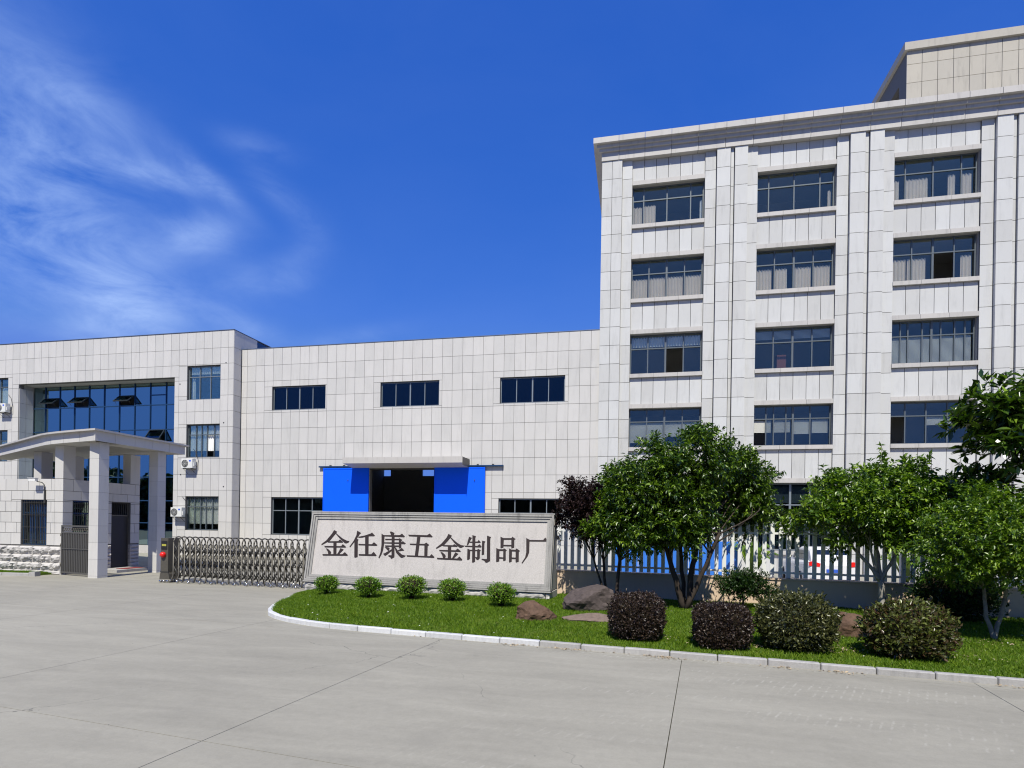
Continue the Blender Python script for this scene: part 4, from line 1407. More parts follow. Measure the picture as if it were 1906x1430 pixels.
# ================================================================ FENCE ON LOW WALL
fa = math.atan(-.109)
fn = thing('picket_fence', (-2.35, FL(-2.35), 0), 'white picket fence on a low cream wall behind the lawn', 'fence', fa)
FW = 17.6
MB().box(0, FW, 0, .24, -.1, .86).build('low_wall', 'dwarf_wall', fn)
MB().box(-.0, FW, -.03, .27, .863, .90).build('wall_cap', 'dwarf_wall', fn)
for z in (1.02, 2.06): MB().box(0, FW, .10, .15, z, z + .055).build('rail', 'pvc', fn)
pm = MB().prism([(-.05, .92), (.05, .92), (.05, 2.33), (0, 2.41), (-.05, 2.33)], 'y', 0, .045).mesh('picket')
pm.materials.append(MATS['pvc'])
for i in range(int(FW / .2)):
    link('picket', pm, None, fn, (.1 + .2 * i, .052 , 0), (0, random.uniform(-.006, .006), 0))
for i in range(7):
    q = 1.0 + 2.6 * i
    link('post', unit_box(.11, .11, 1.45, 'pvc'), None, fn, (q + .045, .10, .90))

# ================================================================ BLUE HOARDING behind the fence
ho = thing('blue_hoarding', (-.9, 24.0, 0), 'run of blue ribbed steel sheets behind the picket fence', 'hoarding')
for i in range(5):
    m = MB()
    w = .96
    n_ = 16
    for k in range(n_):
        x0 = w * k / n_; x1 = w * (k + 1) / n_
        yy = -.035 if (k % 4) < 2 else 0
        m.box(x0, x1 + .001, yy - .004, yy + .004, .15, 1.62)
    m.build('sheet', 'blue_sheet', ho, (i * .985, 0, 0))
    link('post', unit_box(.06, .06, 1.75, 'white_paint'), None, ho, (i * .985 - .045, .02, 0))
MB().box(-.05, 4.9, .01, .05, 1.62, 1.68).build('top_rail', 'blue_sheet', ho)

# ================================================================ PARKED WHITE CAR (rear seen through the pickets)
def smooth_loft(mb, secs):
    n = len(secs[0]); b = len(mb.v)
    for s_ in secs: mb.v += s_
    f0 = len(mb.f)
    for i in range(len(secs) - 1):
        for j in range(n):
            j2 = (j + 1) % n
            mb.f.append((b + i * n + j, b + i * n + j2, b + (i + 1) * n + j2, b + (i + 1) * n + j))
    mb.f.append(tuple(b + j for j in range(n))); mb.f.append(tuple(b + (len(secs) - 1) * n + j for j in reversed(range(n))))
car = thing('parked_car', (6.95, 22.8, 0), 'white car parked behind the fence with its rear and red tail light showing', 'car')
def ring(y, hw, z0, z1, r=.14):
    pts = []
    for (cx, cz, a0) in ((hw - r, z1 - r, 0), (-hw + r, z1 - r, 90), (-hw + r, z0 + r, 180), (hw - r, z0 + r, 270)):
        for k in range(4):
            t = R(a0 + 30 * k); pts.append((cx + r * math.cos(t), y, cz + r * math.sin(t)))
    return pts
m = MB()
smooth_loft(m, [ring(-.02, .74, .42, .92, .12), ring(.06, .84, .30, 1.02), ring(.5, .90, .26, 1.06), ring(1.4, .91, .24, 1.04), ring(3.0, .91, .24, .98), ring(3.7, .88, .26, .92), ring(4.25, .80, .30, .78), ring(4.4, .70, .38, .66, .10)])
body = m.build('body', 'car_white', car)
m = MB()
smooth_loft(m, [ring(.18, .70, .98, 1.12, .05), ring(.55, .66, .98, 1.47, .12), ring(1.0, .65, .98, 1.55, .14), ring(1.9, .65, .98, 1.55, .14), ring(2.5, .66, .95, 1.40, .12), ring(3.1, .70, .90, 1.02, .04)])
m.build('cabin', 'car_white', car)
m = MB(); m.prism([(.20, 1.10), (.26, 1.08), (.56, 1.44), (.50, 1.46)], 'x', -.56, .56); m.build('rear_window', 'glass_car', car)
for s in (-1, 1):
    m = MB(); m.prism([(.75, 1.10), (2.7, 1.06), (2.3, 1.40), (1.0, 1.44)], 'x', s * .69 - .015, s * .69 + .015); m.build('side_window', 'glass_car', car)
    m = MB(); m.prism([(s * .82, .90), (s * .46, .86), (s * .44, .98), (s * .66, 1.06), (s * .80, 1.02)], 'y', -.035, .12); m.build('tail_light', 'red', car)
    for y in (.85, 3.5):
        w = MB(); w.tube([(s * .78, y, .32), (s * .93, y, .32)], .32, 24); wo = w.build('wheel', 'rubber', car)
        r = MB(); r.tube([(s * .925, y, .32), (s * .94, y, .32)], .19, 18); r.build('rim', 'chrome', wo)
MB().box(-.24, .24, -.045, -.022, .66, .78).build('number_plate', 'plate_blue', car)
MB().box(-.78, .78, -.03, .10, .32, .42).build('bumper_lower', 'black', car)
m = MB(); m.box(-.45, .45, -.15, .15, 0, .16)
tag(m.build('wheel_stop', 'yellow_paint', None, (8.25, 22.7, 0)), 'yellow painted wheel stop beside the white car', 'wheel stop')
# ================================================================ VEGETATION
def leaves_mesh(name, C_, D, N, ln, wd, fold=.25, droop=.0):
    """C_: centres (n,3), D: unit directions, N: up-ish vectors, ln/wd arrays -> folded rhombic leaves, 2 triangles each"""
    n = len(C_)
    S = np.cross(D, N); S /= np.linalg.norm(S, axis=1, keepdims=True) + 1e-9
    U = np.cross(S, D)
    ln = np.broadcast_to(ln, (n,))[:, None]; wd = np.broadcast_to(wd, (n,))[:, None]
    base_ = C_ - D * ln * .5
    tip = C_ + D * ln * .5 - U * ln * droop
    mid = C_ - D * ln * .04
    l = mid + S * wd * .5 + U * wd * fold; r_ = mid - S * wd * .5 + U * wd * fold
    V = np.stack([base_, r_, tip, l], 1).reshape(-1, 3).astype(np.float32)
    me = bpy.data.meshes.new(name)
    me.vertices.add(4 * n); me.vertices.foreach_set('co', V.ravel())
    idx = (np.arange(n) * 4)[:, None]
    tri = np.concatenate([idx + np.array([[0, 1, 2]]), idx + np.array([[0, 2, 3]])], 1).reshape(-1).astype(np.int32)
    me.loops.add(len(tri)); me.loops.foreach_set('vertex_index', tri)
    me.polygons.add(2 * n); me.polygons.foreach_set('loop_start', np.arange(0, 6 * n, 3, dtype=np.int32))
    me.update(calc_edges=True)
    return me


def unit(v):
    return v / (np.linalg.norm(v, axis=-1, keepdims=True) + 1e-9)


def twigs(blobs, n_tw, per, tw_len, ln, wd, up=.25, inner=.55, droop=.2, rs=None, spread=.9, clump=15, csize=1.0):
    """leafy twigs spread through a union of ellipsoids (cx,cy,cz,rx,ry,rz,weight)"""
    rs = rs or rng
    B = np.array(blobs, float)
    vol = B[:, 3] * B[:, 4] * B[:, 5] * B[:, 6]
    # clumps: foliage gathers in umbrellas at the branch ends and leaves gaps between them
    K = max(8, n_tw // clump)
    ck = rs.choice(len(B), K, p=vol / vol.sum())
    cd = unit(rs.normal(size=(K, 3)))
    crad = inner + (1 - inner) * rs.random(K) ** .5
    cc = B[ck, :3] + cd * B[ck, 3:6] * (crad * (.94 + .12 * rs.random(K)))[:, None]
    cr = (.17 + .15 * rs.random(K)) * csize
    pick = rs.integers(0, K, n_tw)
    d = unit(rs.normal(size=(n_tw, 3)) + np.array([0, 0, .45]))
    rad = rs.random(n_tw) ** .45
    pc = cc[pick] + d * (cr[pick] * rad)[:, None] * np.array([1.15, 1.15, .75])
    td = unit(d * .9 + cd[pick] * .6 + rs.normal(size=(n_tw, 3)) * .4 + np.array([0, 0, up]))
    C_ = np.repeat(pc, per, 0); T = np.repeat(td, per, 0)
    s = np.tile(np.linspace(0, 1, per), n_tw) + rs.normal(size=per * n_tw) * .04
    side = unit(np.cross(T, rs.normal(size=T.shape)))
    D = unit(T * (.35 + .5 * s[:, None]) + side * spread + np.array([0, 0, -.12]))
    ln_ = ln * (.65 + .6 * rs.random(len(D)))
    C_ = C_ + T * (s * tw_len)[:, None] + D * (ln_ * .5)[:, None]
    N = unit(np.array([0, 0, 1.0]) + rs.normal(size=D.shape) * .38)
    return C_, D, N, ln_, wd / ln * ln_ * (.85 + .3 * rs.random(len(D))), pc


def limb(m, a, b, r0, r1, bend=.12, n=5, rs=random):
    a = Vector(a); b = Vector(b); L = (b - a).length
    off = Vector((rs.uniform(-1, 1), rs.uniform(-1, 1), rs.uniform(-.2, .6))) * bend * L
    pts = []; rad = []
    for i in range(n + 1):
        t = i / n
        p = a.lerp(b, t) + off * math.sin(math.pi * t) + Vector((rs.uniform(-1, 1), rs.uniform(-1, 1), 0)) * L * .012
        pts.append(p); rad.append(r0 + (r1 - r0) * t)
    m.tube(pts, rad, 7)
    return pts


def tree(name, loc, label, trunks, blobs, n_tw, per, tw_len, ln, wd, leaf, bark, cat='tree', up=.25, inner=.5, droop=.2, branches=34, group=None, spikes=(), single=0, r0=.05, spread=.9, clump=15, csize=1.0):
    t = thing(name, loc, label, cat, 0, group)
    C_, D, N, L_, W_, pc = twigs(blobs, n_tw, per, tw_len, ln, wd, up, inner, droop, spread=spread, clump=clump, csize=csize)
    for (sx, sy, sz, dx_, dy_, dz_, k_) in spikes:          # shoots that stick out of the crown
        s = rng.random(k_)
        T = unit(np.array([[dx_, dy_, dz_]]))
        base_ = np.array([sx, sy, sz]) + np.array([dx_, dy_, dz_]) * s[:, None]
        dd = unit(T * .5 + unit(rng.normal(size=(k_, 3))) * .9 + np.array([0, 0, -.25]))
        l_ = ln * (.8 + .5 * rng.random(k_))
        C_ = np.vstack([C_, base_ + dd * l_[:, None] * .5]); D = np.vstack([D, dd])
        N = np.vstack([N, unit(np.array([0, 0, 1.]) + rng.normal(size=(k_, 3)) * .4)])
        L_ = np.concatenate([L_, l_]); W_ = np.concatenate([W_, l_ * wd / ln])
    # trunk with limbs
    m = MB()
    tips = []
    for (p0, p1, ra, rb) in trunks:
        pts = limb(m, p0, p1, ra, rb, .05, 7)
        tips.append((pts, rb))
    m.build('trunk', bark, t)
    m = MB()
    ptsB = pc[rng.choice(len(pc), min(branches, len(pc)), replace=False)]
    for q in ptsB:
        pts, rb = min(tips, key=lambda tp: (tp[0][-1] - Vector(q)).length)
        st = pts[random.choice((-1, -2, -3))]
        e = Vector(q)
        limb(m, st, e, rb * .55, .006, .14, 5)
    for (sx, sy, sz, dx_, dy_, dz_, k_) in spikes:
        m.tube([(sx, sy, sz), (sx + dx_, sy + dy_, sz + dz_)], [.008, .003], 5)
    m.build('branch', bark, t)
    if single:
        cx, cy = loc[0], loc[1]
        dist = (C_[:, 0] + cx) ** 2 + (C_[:, 1] + cy) ** 2
        # the nearest outer leaves one by one
        vis = np.argsort(dist + 3 * rng.random(len(dist)))[:single]
        keep = np.ones(len(C_), bool); keep[vis] = False
        protos = []
        for q in range(5):
            a = np.array([[0, 0, 0.]]); me = MB()
            w2 = wd / ln * (.9 + .05 * q)
            n_ = 6
            for i in range(n_ + 1):
                s = i / n_; ww = w2 * .5 * math.sin(math.pi * s ** .8) if 0 < s < 1 else .004
                z = -.12 * s * s
                me.v += [(-ww, s, z + ww * .5), (0, s, z), (ww, s, z + ww * .5)]
                if i:
                    b = 3 * (i - 1)
                    me.f += [(b, b + 1, b + 4, b + 3), (b + 1, b + 2, b + 5, b + 4)]
            me = me.mesh('leaf'); me.materials.append(MATS[leaf]); protos.append(me)
        for i in vis:
            y = Vector(D[i]); z = Vector(N[i]); x = y.cross(z).normalized(); z = x.cross(y)
            M = Matrix((x, y, z)).transposed()
            o = bpy.data.objects.new('leaf', protos[i % 5]); C.objects.link(o); o.parent = t
            o.location = Vector(C_[i]) - y * L_[i] * .5
            o.rotation_euler = M.to_euler(); o.scale = (L_[i],) * 3
        C_, D, N, L_, W_ = C_[keep], D[keep], N[keep], L_[keep], W_[keep]
    me = leaves_mesh('crown', C_, D, N, L_, W_, .18, droop)
    o = link('crown', me, leaf, t); o['kind'] = 'stuff'
    return t


def shrub(name, loc, label, rx, ry, rz, n, ln, wd, leaf, power=2.6, group=None, cat='shrub', cz=None, jit=.10, upb=.3, stem=False, shell=.72, core=.80, lumps=.06):
    t = thing(name, loc, label, cat, 0, group)
    cz = rz if cz is None else cz
    d = unit(rng.normal(size=(n, 3)))
    k_ = (np.abs(d) ** power).sum(1) ** (-1 / power)          # superellipsoid: clipped shapes are squarer
    rad = shell + (1 - shell) * rng.random(n) ** .45
    lump = 1 + lumps * (np.sin(d[:, 0] * 8 + loc[0]) * np.sin(d[:, 1] * 7) + np.sin(d[:, 2] * 9 + loc[0] * 3) * np.sin(d[:, 0] * 5)) + rng.normal(size=n) * jit * .35
    P_ = d * (k_ * rad * lump)[:, None] * np.array([rx, ry, rz]) + np.array([0, 0, cz])
    ok = P_[:, 2] > .03
    P_, d = P_[ok], d[ok]
    D = unit(d * .8 + rng.normal(size=d.shape) * .55 + np.array([0, 0, upb]))
    N = unit(d + rng.normal(size=d.shape) * .6)
    L_ = ln * (.6 + .7 * rng.random(len(D)))
    ns = 0 if stem else int(20 * jit / .12)                                   # a few stray shoots break the outline
    for q in range(ns):
        u_ = unit(rng.normal(size=3) + np.array([0, -.2, .9])); kk = (np.abs(u_) ** power).sum() ** (-1 / power)
        s0 = u_ * kk * np.array([rx, ry, rz]) * .96 + np.array([0, 0, cz])
        if s0[2] < .1: continue
        m_ = 9; tt = np.linspace(0, 1, m_)[:, None]; dd = unit(u_ + rng.normal(size=3) * .3 + np.array([0, 0, .5]))
        pp = s0 + dd * tt * random.uniform(.05, .06 + jit * .7)
        e_ = unit(dd + rng.normal(size=(m_, 3)) * .7)
        P_ = np.vstack([P_, pp]); D = np.vstack([D, e_]); N = np.vstack([N, unit(rng.normal(size=(m_, 3)) + np.array([0, 0, 1.]))])
        L_ = np.concatenate([L_, np.full(m_, ln)])
    me = leaves_mesh('foliage', P_, D, N, L_, L_ * wd / ln, .2, .1)
    o = link('foliage', me, leaf, t); o['kind'] = 'stuff'
    # dark twiggy heart
    m = MB()
    for i in range(46):
        q = unit(rng.normal(size=3)); q[2] = abs(q[2]) * 1.0
        e = q * np.array([rx, ry, rz]) * .86 + np.array([0, 0, cz * (.95 if not stem else 1)])
        s0 = (random.uniform(-.05, .05), random.uniform(-.05, .05), 0.0)
        m.tube([s0, (e[0] * .35, e[1] * .35, cz * .6), tuple(e)], [.014, .009, .004], 5)
    m.build('stems', 'twigs', t)
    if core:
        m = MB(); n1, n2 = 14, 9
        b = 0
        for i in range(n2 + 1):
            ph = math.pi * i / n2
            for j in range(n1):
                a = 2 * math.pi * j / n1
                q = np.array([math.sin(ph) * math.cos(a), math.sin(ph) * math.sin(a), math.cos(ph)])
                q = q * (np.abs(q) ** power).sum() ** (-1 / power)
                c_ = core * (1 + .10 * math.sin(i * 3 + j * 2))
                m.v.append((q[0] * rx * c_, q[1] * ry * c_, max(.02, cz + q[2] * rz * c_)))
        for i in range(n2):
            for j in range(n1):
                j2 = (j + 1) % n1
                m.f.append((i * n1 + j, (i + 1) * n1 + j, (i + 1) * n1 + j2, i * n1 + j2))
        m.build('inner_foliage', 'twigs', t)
    return t


def lz(x, y): return lawn_z(x, y) - .01


# big camphor-like tree in the middle of the bed
def at(x, y): return (x, y, lz(x, y))
tree('broadleaf_tree', at(1.22, 15.0), 'largest round green tree on several stems in the middle of the lawn bed',
     [((-.05, 0, -.05), (-.55, -.1, 1.75), .085, .05), ((.05, .02, -.05), (.30, .1, 1.9), .09, .05), ((.0, -.06, -.05), (.75, -.2, 1.9), .07, .04), ((-.02, .06, 0), (-.15, .3, 2.1), .06, .04)],
     [(-.38, 0, 2.75, 1.15, 1.2, 1.1, 1.1), (-.95, -.1, 2.2, .95, .95, .7, 1), (1.15, 1.75, 2.75, .95, .6, .80, 3.0), (-.1, 0, 3.6, .95, .95, .75, 1), (-1.1, .1, 3.05, .75, .8, .75, 1), (1.6, 1.7, 3.3, .6, .6, .7, 2.2), (1.85, 1.9, 2.4, .5, .5, .6, 2.4), (.7, .5, 3.6, .7, .7, .55, 1), (-.3, -.6, 1.95, .9, .5, .45, 1), (.3, 0, 4.05, .35, .4, .3, 1.2)],
     4300, 12, .26, .125, .052, 'leaf_green', 'bark_dark', branches=46, up=.2, inner=.45,
     spikes=[(-1.6, 0, 3.4, -.25, 0, .35, 26), (1.9, 0, 3.3, .35, 0, .15, 22), (.1, 0, 4.2, -.05, 0, .3, 20), (.9, 0, 3.95, .15, 0, .28, 20)])
tree('purple_plum_tree', at(-.78, 16.0), 'small dark purple leaved tree beside the right end of the sign monument',
     [((0, 0, -.05), (-.15, 0, 1.5), .045, .03), ((0, 0, -.05), (-.55, -.1, 1.6), .035, .02)],
     [(-.35, 0, 2.35, .85, .7, .75, 1), (-.9, 0, 2.15, .55, .5, .42, 1), (.15, 0, 2.6, .6, .6, .6, 1), (-.85, 0, 2.75, .3, .35, .42, 1.4)],
     1500, 11, .24, .10, .046, 'leaf_purple', 'bark_dark', branches=22, up=.45, inner=.3,
     spikes=[(-1.0, 0, 3.0, -.08, 0, .38, 26), (-.5, 0, 3.0, .1, 0, .4, 24), (-1.35, 0, 2.1, -.45, 0, .12, 30), (-.1, 0, 3.05, .12, 0, .5, 24)])
tree('young_broadleaf_tree', at(-.55, 15.4), 'slim green tree between the purple tree and the largest tree',
     [((0, 0, -.05), (.1, 0, 1.6), .055, .035)],
     [(.15, 0, 2.3, .62, .6, .62, 1), (.25, 0, 3.0, .5, .5, .55, 1), (-.25, -.2, 1.85, .42, .4, .32, 1), (.45, -.3, 1.8, .6, .5, .38, 1.1), (1.1, -.75, 1.95, .75, .4, .36, 1.6)],
     1150, 12, .24, .115, .05, 'leaf_bright', 'bark_dark', branches=18, up=.35, inner=.4,
     spikes=[(.2, 0, 3.4, -.05, 0, .32, 22)])
tree('cherry_tree', at(5.72, 15.3), 'green tree with a pale single trunk and tall shoots behind the rounded shrubs',
     [((0, 0, -.05), (-.03, 0, .85), .085, .07), ((-.03, 0, .80), (-.75, 0, 1.7), .05, .03), ((-.03, 0, .80), (.55, .1, 1.8), .05, .03), ((-.03, 0, .8), (-.1, .2, 1.9), .045, .03), ((-.03, 0, .8), (-.35, -.2, 1.8), .035, .02)],
     [(-.1, 0, 2.5, 1.35, 1.1, .8, 1), (-1.3, 0, 2.25, .75, .8, .62, 1), (1.1, 0, 2.45, .95, .9, .72, 1), (.35, 0, 3.1, .9, .8, .5, 1), (-.85, 0, 2.95, .55, .6, .4, 1), (-.2, -.5, 1.75, 1.2, .6, .42, .7), (1.5, .1, 2.9, .5, .5, .4, 1)],
     2300, 12, .27, .125, .055, 'leaf_bright', 'bark_pale', branches=34, up=.3, inner=.4,
     spikes=[(-1.2, 0, 3.1, -.15, 0, .5, 34), (-.05, 0, 3.4, .0, 0, .65, 44), (.75, 0, 3.4, .22, 0, .42, 40), (.55, 0, 3.35, -.1, 0, .45, 34), (1.6, 0, 3.2, .15, 0, .3, 24), (-1.75, 0, 2.4, -.3, 0, .1, 24)])
tree('osmanthus_tree', at(6.72, 12.75), 'dense small leaved green tree on crooked pale stems at the right edge',
     [((0, 0, -.05), (-.16, 0, .45), .042, .035), ((-.16, 0, .42), (-.20, .1, 1.2), .036, .025), ((0, 0, .0), (.06, 0, .35), .045, .04), ((.06, 0, .32), (.16, 0, .8), .035, .03), ((.16, 0, .78), (.10, 0, 1.4), .032, .02), ((.05, 0, .3), (.32, .2, 1.3), .03, .02)],
     [(.1, 0, 1.90, 1.15, 1.0, .80, 1), (-.65, -.1, 1.75, .75, .7, .70, 1.2), (.1, -.6, 1.55, 1.0, .5, .5, 1.2), (.75, 0, 2.1, .85, .8, .75, 1), (1.5, 0, 1.9, .7, .7, .8, 1), (-.2, 0, 2.45, .55, .5, .38, 1), (.2, -.5, 1.35, .8, .4, .32, .8)],
     3800, 12, .16, .080, .036, 'leaf_bright', 'bark_white', branches=36, up=.45, inner=.45,
     spikes=[(.1, 0, 2.7, .05, 0, .2, 20)])
tree('magnolia_tree', at(8.62, 14.05), 'tall dark glossy tree with big leaves entering from the right edge',
     [((0, 0, -.05), (.0, 0, 2.7), .12, .08), ((0, 0, 2.5), (-.6, 0, 3.9), .06, .03), ((0, 0, 2.5), (.4, 0, 4.4), .06, .03)],
     [(-0.34, 0.00, 4.36, 1.37, 1.25, 0.97, 1), (-1.08, 0.00, 4.19, 0.85, 0.91, 0.85, 1.2), (-0.80, 0.00, 3.45, 0.91, 0.91, 0.57, 1), (-0.34, 0.00, 2.88, 0.57, 0.68, 0.51, 0.8), (0.68, 0.00, 4.14, 1.25, 1.25, 1.25, 1), (-1.65, 0.00, 4.14, 0.40, 0.57, 0.57, 1.4)],
     760, 11, .18, .25, .092, 'leaf_magnolia', 'bark_dark', branches=30, up=.35, inner=.4, droop=.12, single=280, spread=1.0, clump=9, csize=1.1)

# clipped purple balls and rounded shrubs along the kerb
shrub('clipped_shrub', at(.02, 11.16), 'tall clipped dark purple ball shrub nearest the rocks', .51, .47, .43, 15000, .042, .024, 'leaf_purple_shrub', 3.2, 'rounded shrubs in a row along the kerb', lumps=.035, jit=.12)
shrub('clipped_shrub', at(1.50, 10.82), 'lower boxy clipped dark purple shrub, second from the rocks', .48, .44, .385, 14000, .042, .024, 'leaf_purple_shrub', 4.0, 'rounded shrubs in a row along the kerb', lumps=.03, jit=.12)
shrub('clipped_shrub', at(2.74, 10.92), 'wide rounded green brown shrub left of the small brown rock', .62, .52, .48, 10500, .070, .033, 'leaf_mixed', 2.5, 'rounded shrubs in a row along the kerb', lumps=.06, jit=.2)
shrub('clipped_shrub', at(4.42, 10.78), 'widest rounded shrub with reddish top leaves, last of the row on the right', .64, .52, .45, 8500, .082, .038, 'leaf_photinia', 2.4, 'rounded shrubs in a row along the kerb', lumps=.07, jit=.22)
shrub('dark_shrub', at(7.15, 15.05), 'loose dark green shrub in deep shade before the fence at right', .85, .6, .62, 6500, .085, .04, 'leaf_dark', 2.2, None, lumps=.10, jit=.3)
tree('cloud_pruned_shrub', at(2.62, 15.35), 'flat topped dark shrub on a thin stem against the cream wall',
     [((0, 0, -.05), (-.03, 0, .42), .03, .02), ((0, 0, .2), (.3, 0, .48), .02, .012)],
     [(0, 0, .62, .45, .4, .24, 1), (-.3, 0, .52, .35, .3, .15, 1), (.42, 0, .45, .28, .3, .14, 1), (.1, 0, .78, .3, .3, .14, 1)],
     900, 10, .10, .065, .03, 'leaf_dark', 'bark_dark', cat='shrub', branches=16, up=.25, inner=.3)
for i, (x, y, s, lb) in enumerate([(-8.50, 14.78, .95, 'small bright azalea at the left end of the sign monument'), (-7.12, 14.55, 1.0, 'small bright azalea second from the left below the sign'),
                                   (-5.86, 14.52, 1.15, 'small bright azalea below the middle of the sign, the widest of five'), (-4.72, 14.5, 1.05, 'small bright azalea fourth from the left below the sign'),
                                   (-3.28, 14.0, 1.05, 'small bright azalea beside the brown rock below the last character')]):
    shrub('azalea', at(x, y), lb, .34 * s, .33 * s, .235 * s, 1500, .062, .030, 'leaf_azalea', 2.2, 'small azaleas in front of the sign monument', cz=.34 * s, stem=True, shell=.6, core=.72, lumps=.05, jit=.2)
# cycad-like plants and a low hedge beyond the fence
for i, (x, y, lb) in enumerate([(4.35, 23.6, 'arching palm plant beyond the fence beside the blue sheets'), (9.6, 23.6, 'arching palm plant beyond the fence right of the white car')]):
    t = thing('palm_plant', (x, y, 0), lb, 'plant', 0, 'arching plants beyond the fence')
    for k in range(22):
        a = 2 * math.pi * k / 22 + random.random() * .3; r_ = random.uniform(.7, 1.0); hh = random.uniform(.9, 1.5)
        m = MB()
        pts = [(math.cos(a) * r_ * s, math.sin(a) * r_ * s, .25 + hh * math.sin(s * 2.0)) for s in [j / 6 for j in range(7)]]
        for p, q in zip(pts, pts[1:]):
            w = .075
            nx_, ny_ = -math.sin(a) * w, math.cos(a) * w
            b = len(m.v)
            m.v += [(p[0] - nx_, p[1] - ny_, p[2] - .03), p, (p[0] + nx_, p[1] + ny_, p[2] - .03), (q[0] - nx_, q[1] - ny_, q[2] - .03), q, (q[0] + nx_, q[1] + ny_, q[2] - .03)]
            m.f += [(b, b + 1, b + 4, b + 3), (b + 1, b + 2, b + 5, b + 4)]
        m.build('frond', 'leaf_bright', t)
    MB().tube([(0, 0, 0), (0, 0, .35)], [.16, .12], 10).build('trunk', 'bark', t)

# ================================================================ ROCKS
def rock(loc, label, size, mat, seed, rz=0, cuts=13, nz=.20, group='boulders on the lawn'):
    t = bmesh.new()
    bmesh.ops.create_icosphere(t, subdivisions=4, radius=1)
    rs = random.Random(seed)
    planes = []
    for i in range(cuts):
        n = Vector((rs.uniform(-1, 1), rs.uniform(-1, 1), rs.uniform(-.2, 1))).normalized()
        planes.append((n, rs.uniform(.62, .86)))
    for v_ in t.verts:
        for n, d in planes:
            e = v_.co.dot(n) - d
            if e > 0: v_.co -= n * e * .93
        q = v_.co * 1.7 + Vector((seed, seed * 2, 0))
        v_.co *= 1 + nz * .6 * mnoise.noise(q) + nz * .38 * mnoise.noise(q * 3.1) + nz * .16 * mnoise.noise(q * 8)
        v_.co = Vector((v_.co.x * size[0], v_.co.y * size[1], v_.co.z * size[2]))
    me = bpy.data.meshes.new('rock'); t.to_mesh(me); t.free()
    o = link('rock', me, mat, None, loc, (0, 0, rz))
    return tag(o, label, 'rock', group)
def atz(x, y, z): return (x, y, lawn_z(x, y) + z)
rock(atz(-2.16, 12.55, .12), 'round brown boulder lying left of the big grey one', (.50, .36, .30), 'rock_brown', 5)
rock(atz(-1.12, 14.1, .25), 'biggest grey angular boulder beside the monument corner', (.72, .45, .44), 'rock_grey', 12, .2)
rock(atz(-1.0, 12.85, .0), 'flat pale slab of rock in the grass in front of the grey boulder', (.62, .40, .13), 'rock_pale', 21, .1, 6, .2)
rock(atz(4.05, 12.4, .17), 'small brown rock between the two widest shrubs', (.36, .3, .36), 'rock_brown', 33, .5)
rock(atz(7.6, 12.2, -.02), 'low reddish stone in the shaded grass under the right hand tree', (.24, .18, .09), 'rock_brown', 41)

# ================================================================ GRASS, LITTER
def grass(name, n, xr, yfun, zfun, h, label, skip=None):
    x = rng.uniform(xr[0], xr[1], n)
    u = rng.random(n)
    lo = np.array([yfun(a)[0] for a in x]); hi = np.array([yfun(a)[1] for a in x])
    y = lo + (hi - lo) * u
    z = np.array([zfun(a, b) for a, b in zip(x, y)])
    ang = rng.uniform(0, math.pi, n); hh = h * (.5 + .9 * rng.random(n)) * (1 + .5 * np.sin(x * 3.1 + np.sin(y * 2.7) * 2) * .5)
    w = .006 + .004 * rng.random(n)
    lean = rng.normal(size=(n, 2)) * hh[:, None] * .45
    b1 = np.stack([x - np.cos(ang) * w, y - np.sin(ang) * w, z], 1); b2 = np.stack([x + np.cos(ang) * w, y + np.sin(ang) * w, z], 1)
    tp = np.stack([x + lean[:, 0], y + lean[:, 1], z + hh], 1)
    V = np.stack([b1, b2, tp], 1).reshape(-1, 3).astype(np.float32)
    me = bpy.data.meshes.new(name)
    me.vertices.add(3 * n); me.vertices.foreach_set('co', V.ravel())
    me.loops.add(3 * n); me.loops.foreach_set('vertex_index', np.arange(3 * n, dtype=np.int32))
    me.polygons.add(n); me.polygons.foreach_set('loop_start', np.arange(0, 3 * n, 3, dtype=np.int32))
    me.update(calc_edges=True)
    o = link(name, me, 'grass')
    return tag(o, label, 'grass', kind='stuff')


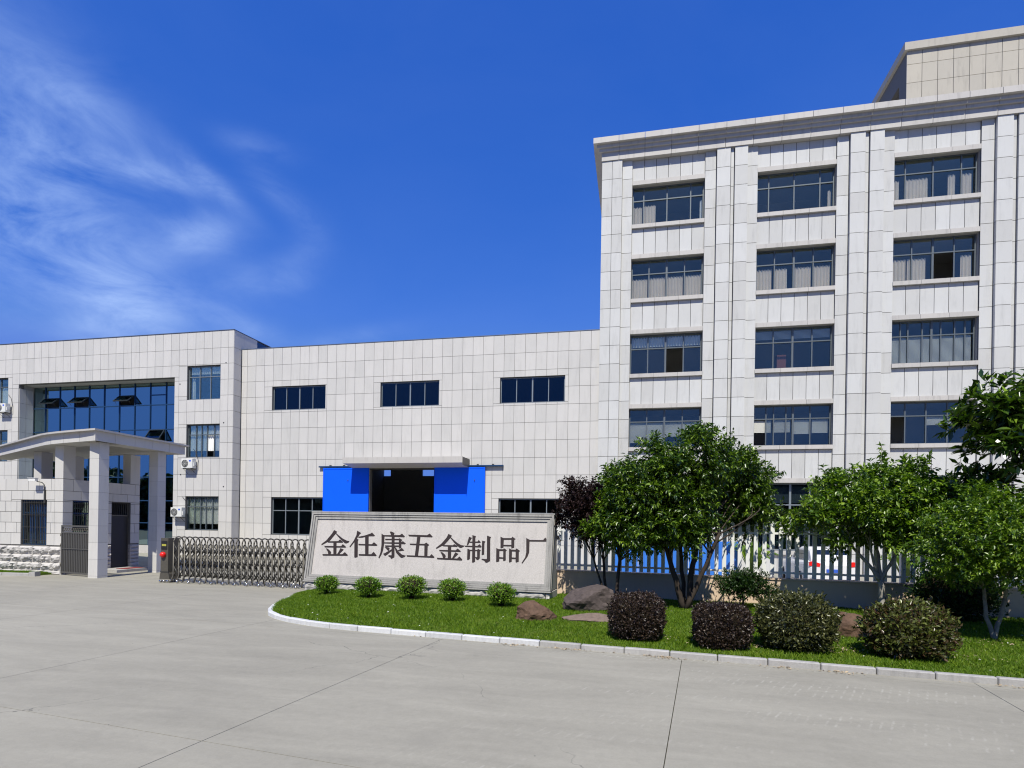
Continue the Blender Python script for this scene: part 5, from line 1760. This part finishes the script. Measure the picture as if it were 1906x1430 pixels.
grass('grass', 230000, (-9.8, 9.8), lambda x: (kerb_front(x) + .15, max(kerb_front(x) + .2, min(FL(x), 16.9 if x > -2.2 else 15.95 - .0 * x))), lawn_z, .042, 'short mown grass blades covering the lawn bed')
grass('grass', 16000, (-27, -22.4), lambda x: (16.25 + .141 * (x + 31) + .1, 18.2), lambda x, y: .075, .045, 'short grass on the strip before the guardhouse')
def scatter(name, n, pts_fn, mat, size, label, cat):
    P_ = np.array([pts_fn() for _ in range(n)])
    D = unit(rng.normal(size=(n, 3)) * np.array([1, 1, .15])); N = unit(rng.normal(size=(n, 3)) * .35 + np.array([0, 0, 1]))
    L_ = size * (.5 + rng.random(n))
    o = link(name, leaves_mesh(name, P_, D, N, L_, L_ * .5, .2), mat)
    return tag(o, label, cat, kind='stuff')
def on_lawn():
    x = random.uniform(-9, 9); a = kerb_front(x) + .2; b = min(FL(x) - .3, 15.5)
    y = a + (b - a) * random.random() ** 1.3
    return (x, y, lawn_z(x, y) + .035)
scatter('fallen_petals', 200, on_lawn, 'petal', .038, 'small pale petals and leaves lying on the lawn', 'litter')
def by_shrubs():
    cx, cy = random.choice([(.02, 11.1), (1.75, 10.9), (2.1, 10.95), (3.3, 10.95), (4.9, 10.9), (6.3, 12.4)])
    x, y = random.gauss(cx + .2, .35), random.gauss(cy, .16)
    y = max(y, kerb_front(x) + .16)
    return (x, y, lawn_z(x, y) + .03)
scatter('dry_leaves', 300, by_shrubs, 'litter', .045, 'dry brown leaves gathered around the clipped shrubs', 'litter')
def by_kerb():
    x = random.choice([random.gauss(c, .16) for c in (-2.1, -1.2, .45, .5, 2.3, 3.1, 5.3)] + [random.uniform(-6, 8)])
    return (x, kerb_front(x) - random.random() ** 2 * .16 - .015, .012)
scatter('gutter_debris', 260, by_kerb, 'litter', .045, 'dry debris collected along the foot of the kerb', 'litter')

# ================================================================ DISTANT TREES behind the photographer (mirrored in the glass)
n = 52000
bx = rng.uniform(-190, 110, n); hz = 13 + 1.6 * np.sin(bx * .13) + 1.0 * np.sin(bx * .41 + 1)
P_ = np.stack([bx, -48 + rng.normal(size=n) * 2.2, hz * rng.random(n) ** .7], 1)
o = link('distant_trees', leaves_mesh('distant_trees', P_, unit(rng.normal(size=(n, 3))), unit(rng.normal(size=(n, 3)) + np.array([0, 0, .6])), np.full(n, 1.5), np.full(n, 1.0), .2), 'leaf_far')
tag(o, 'far row of trees across the road behind the viewer', 'trees', kind='stuff')
m = MB(); m.box(-190, 110, -52, -51.6, -.05, 3.2)
tag(m.build('far_wall', 'rough_granite'), 'long boundary wall across the road', 'wall')
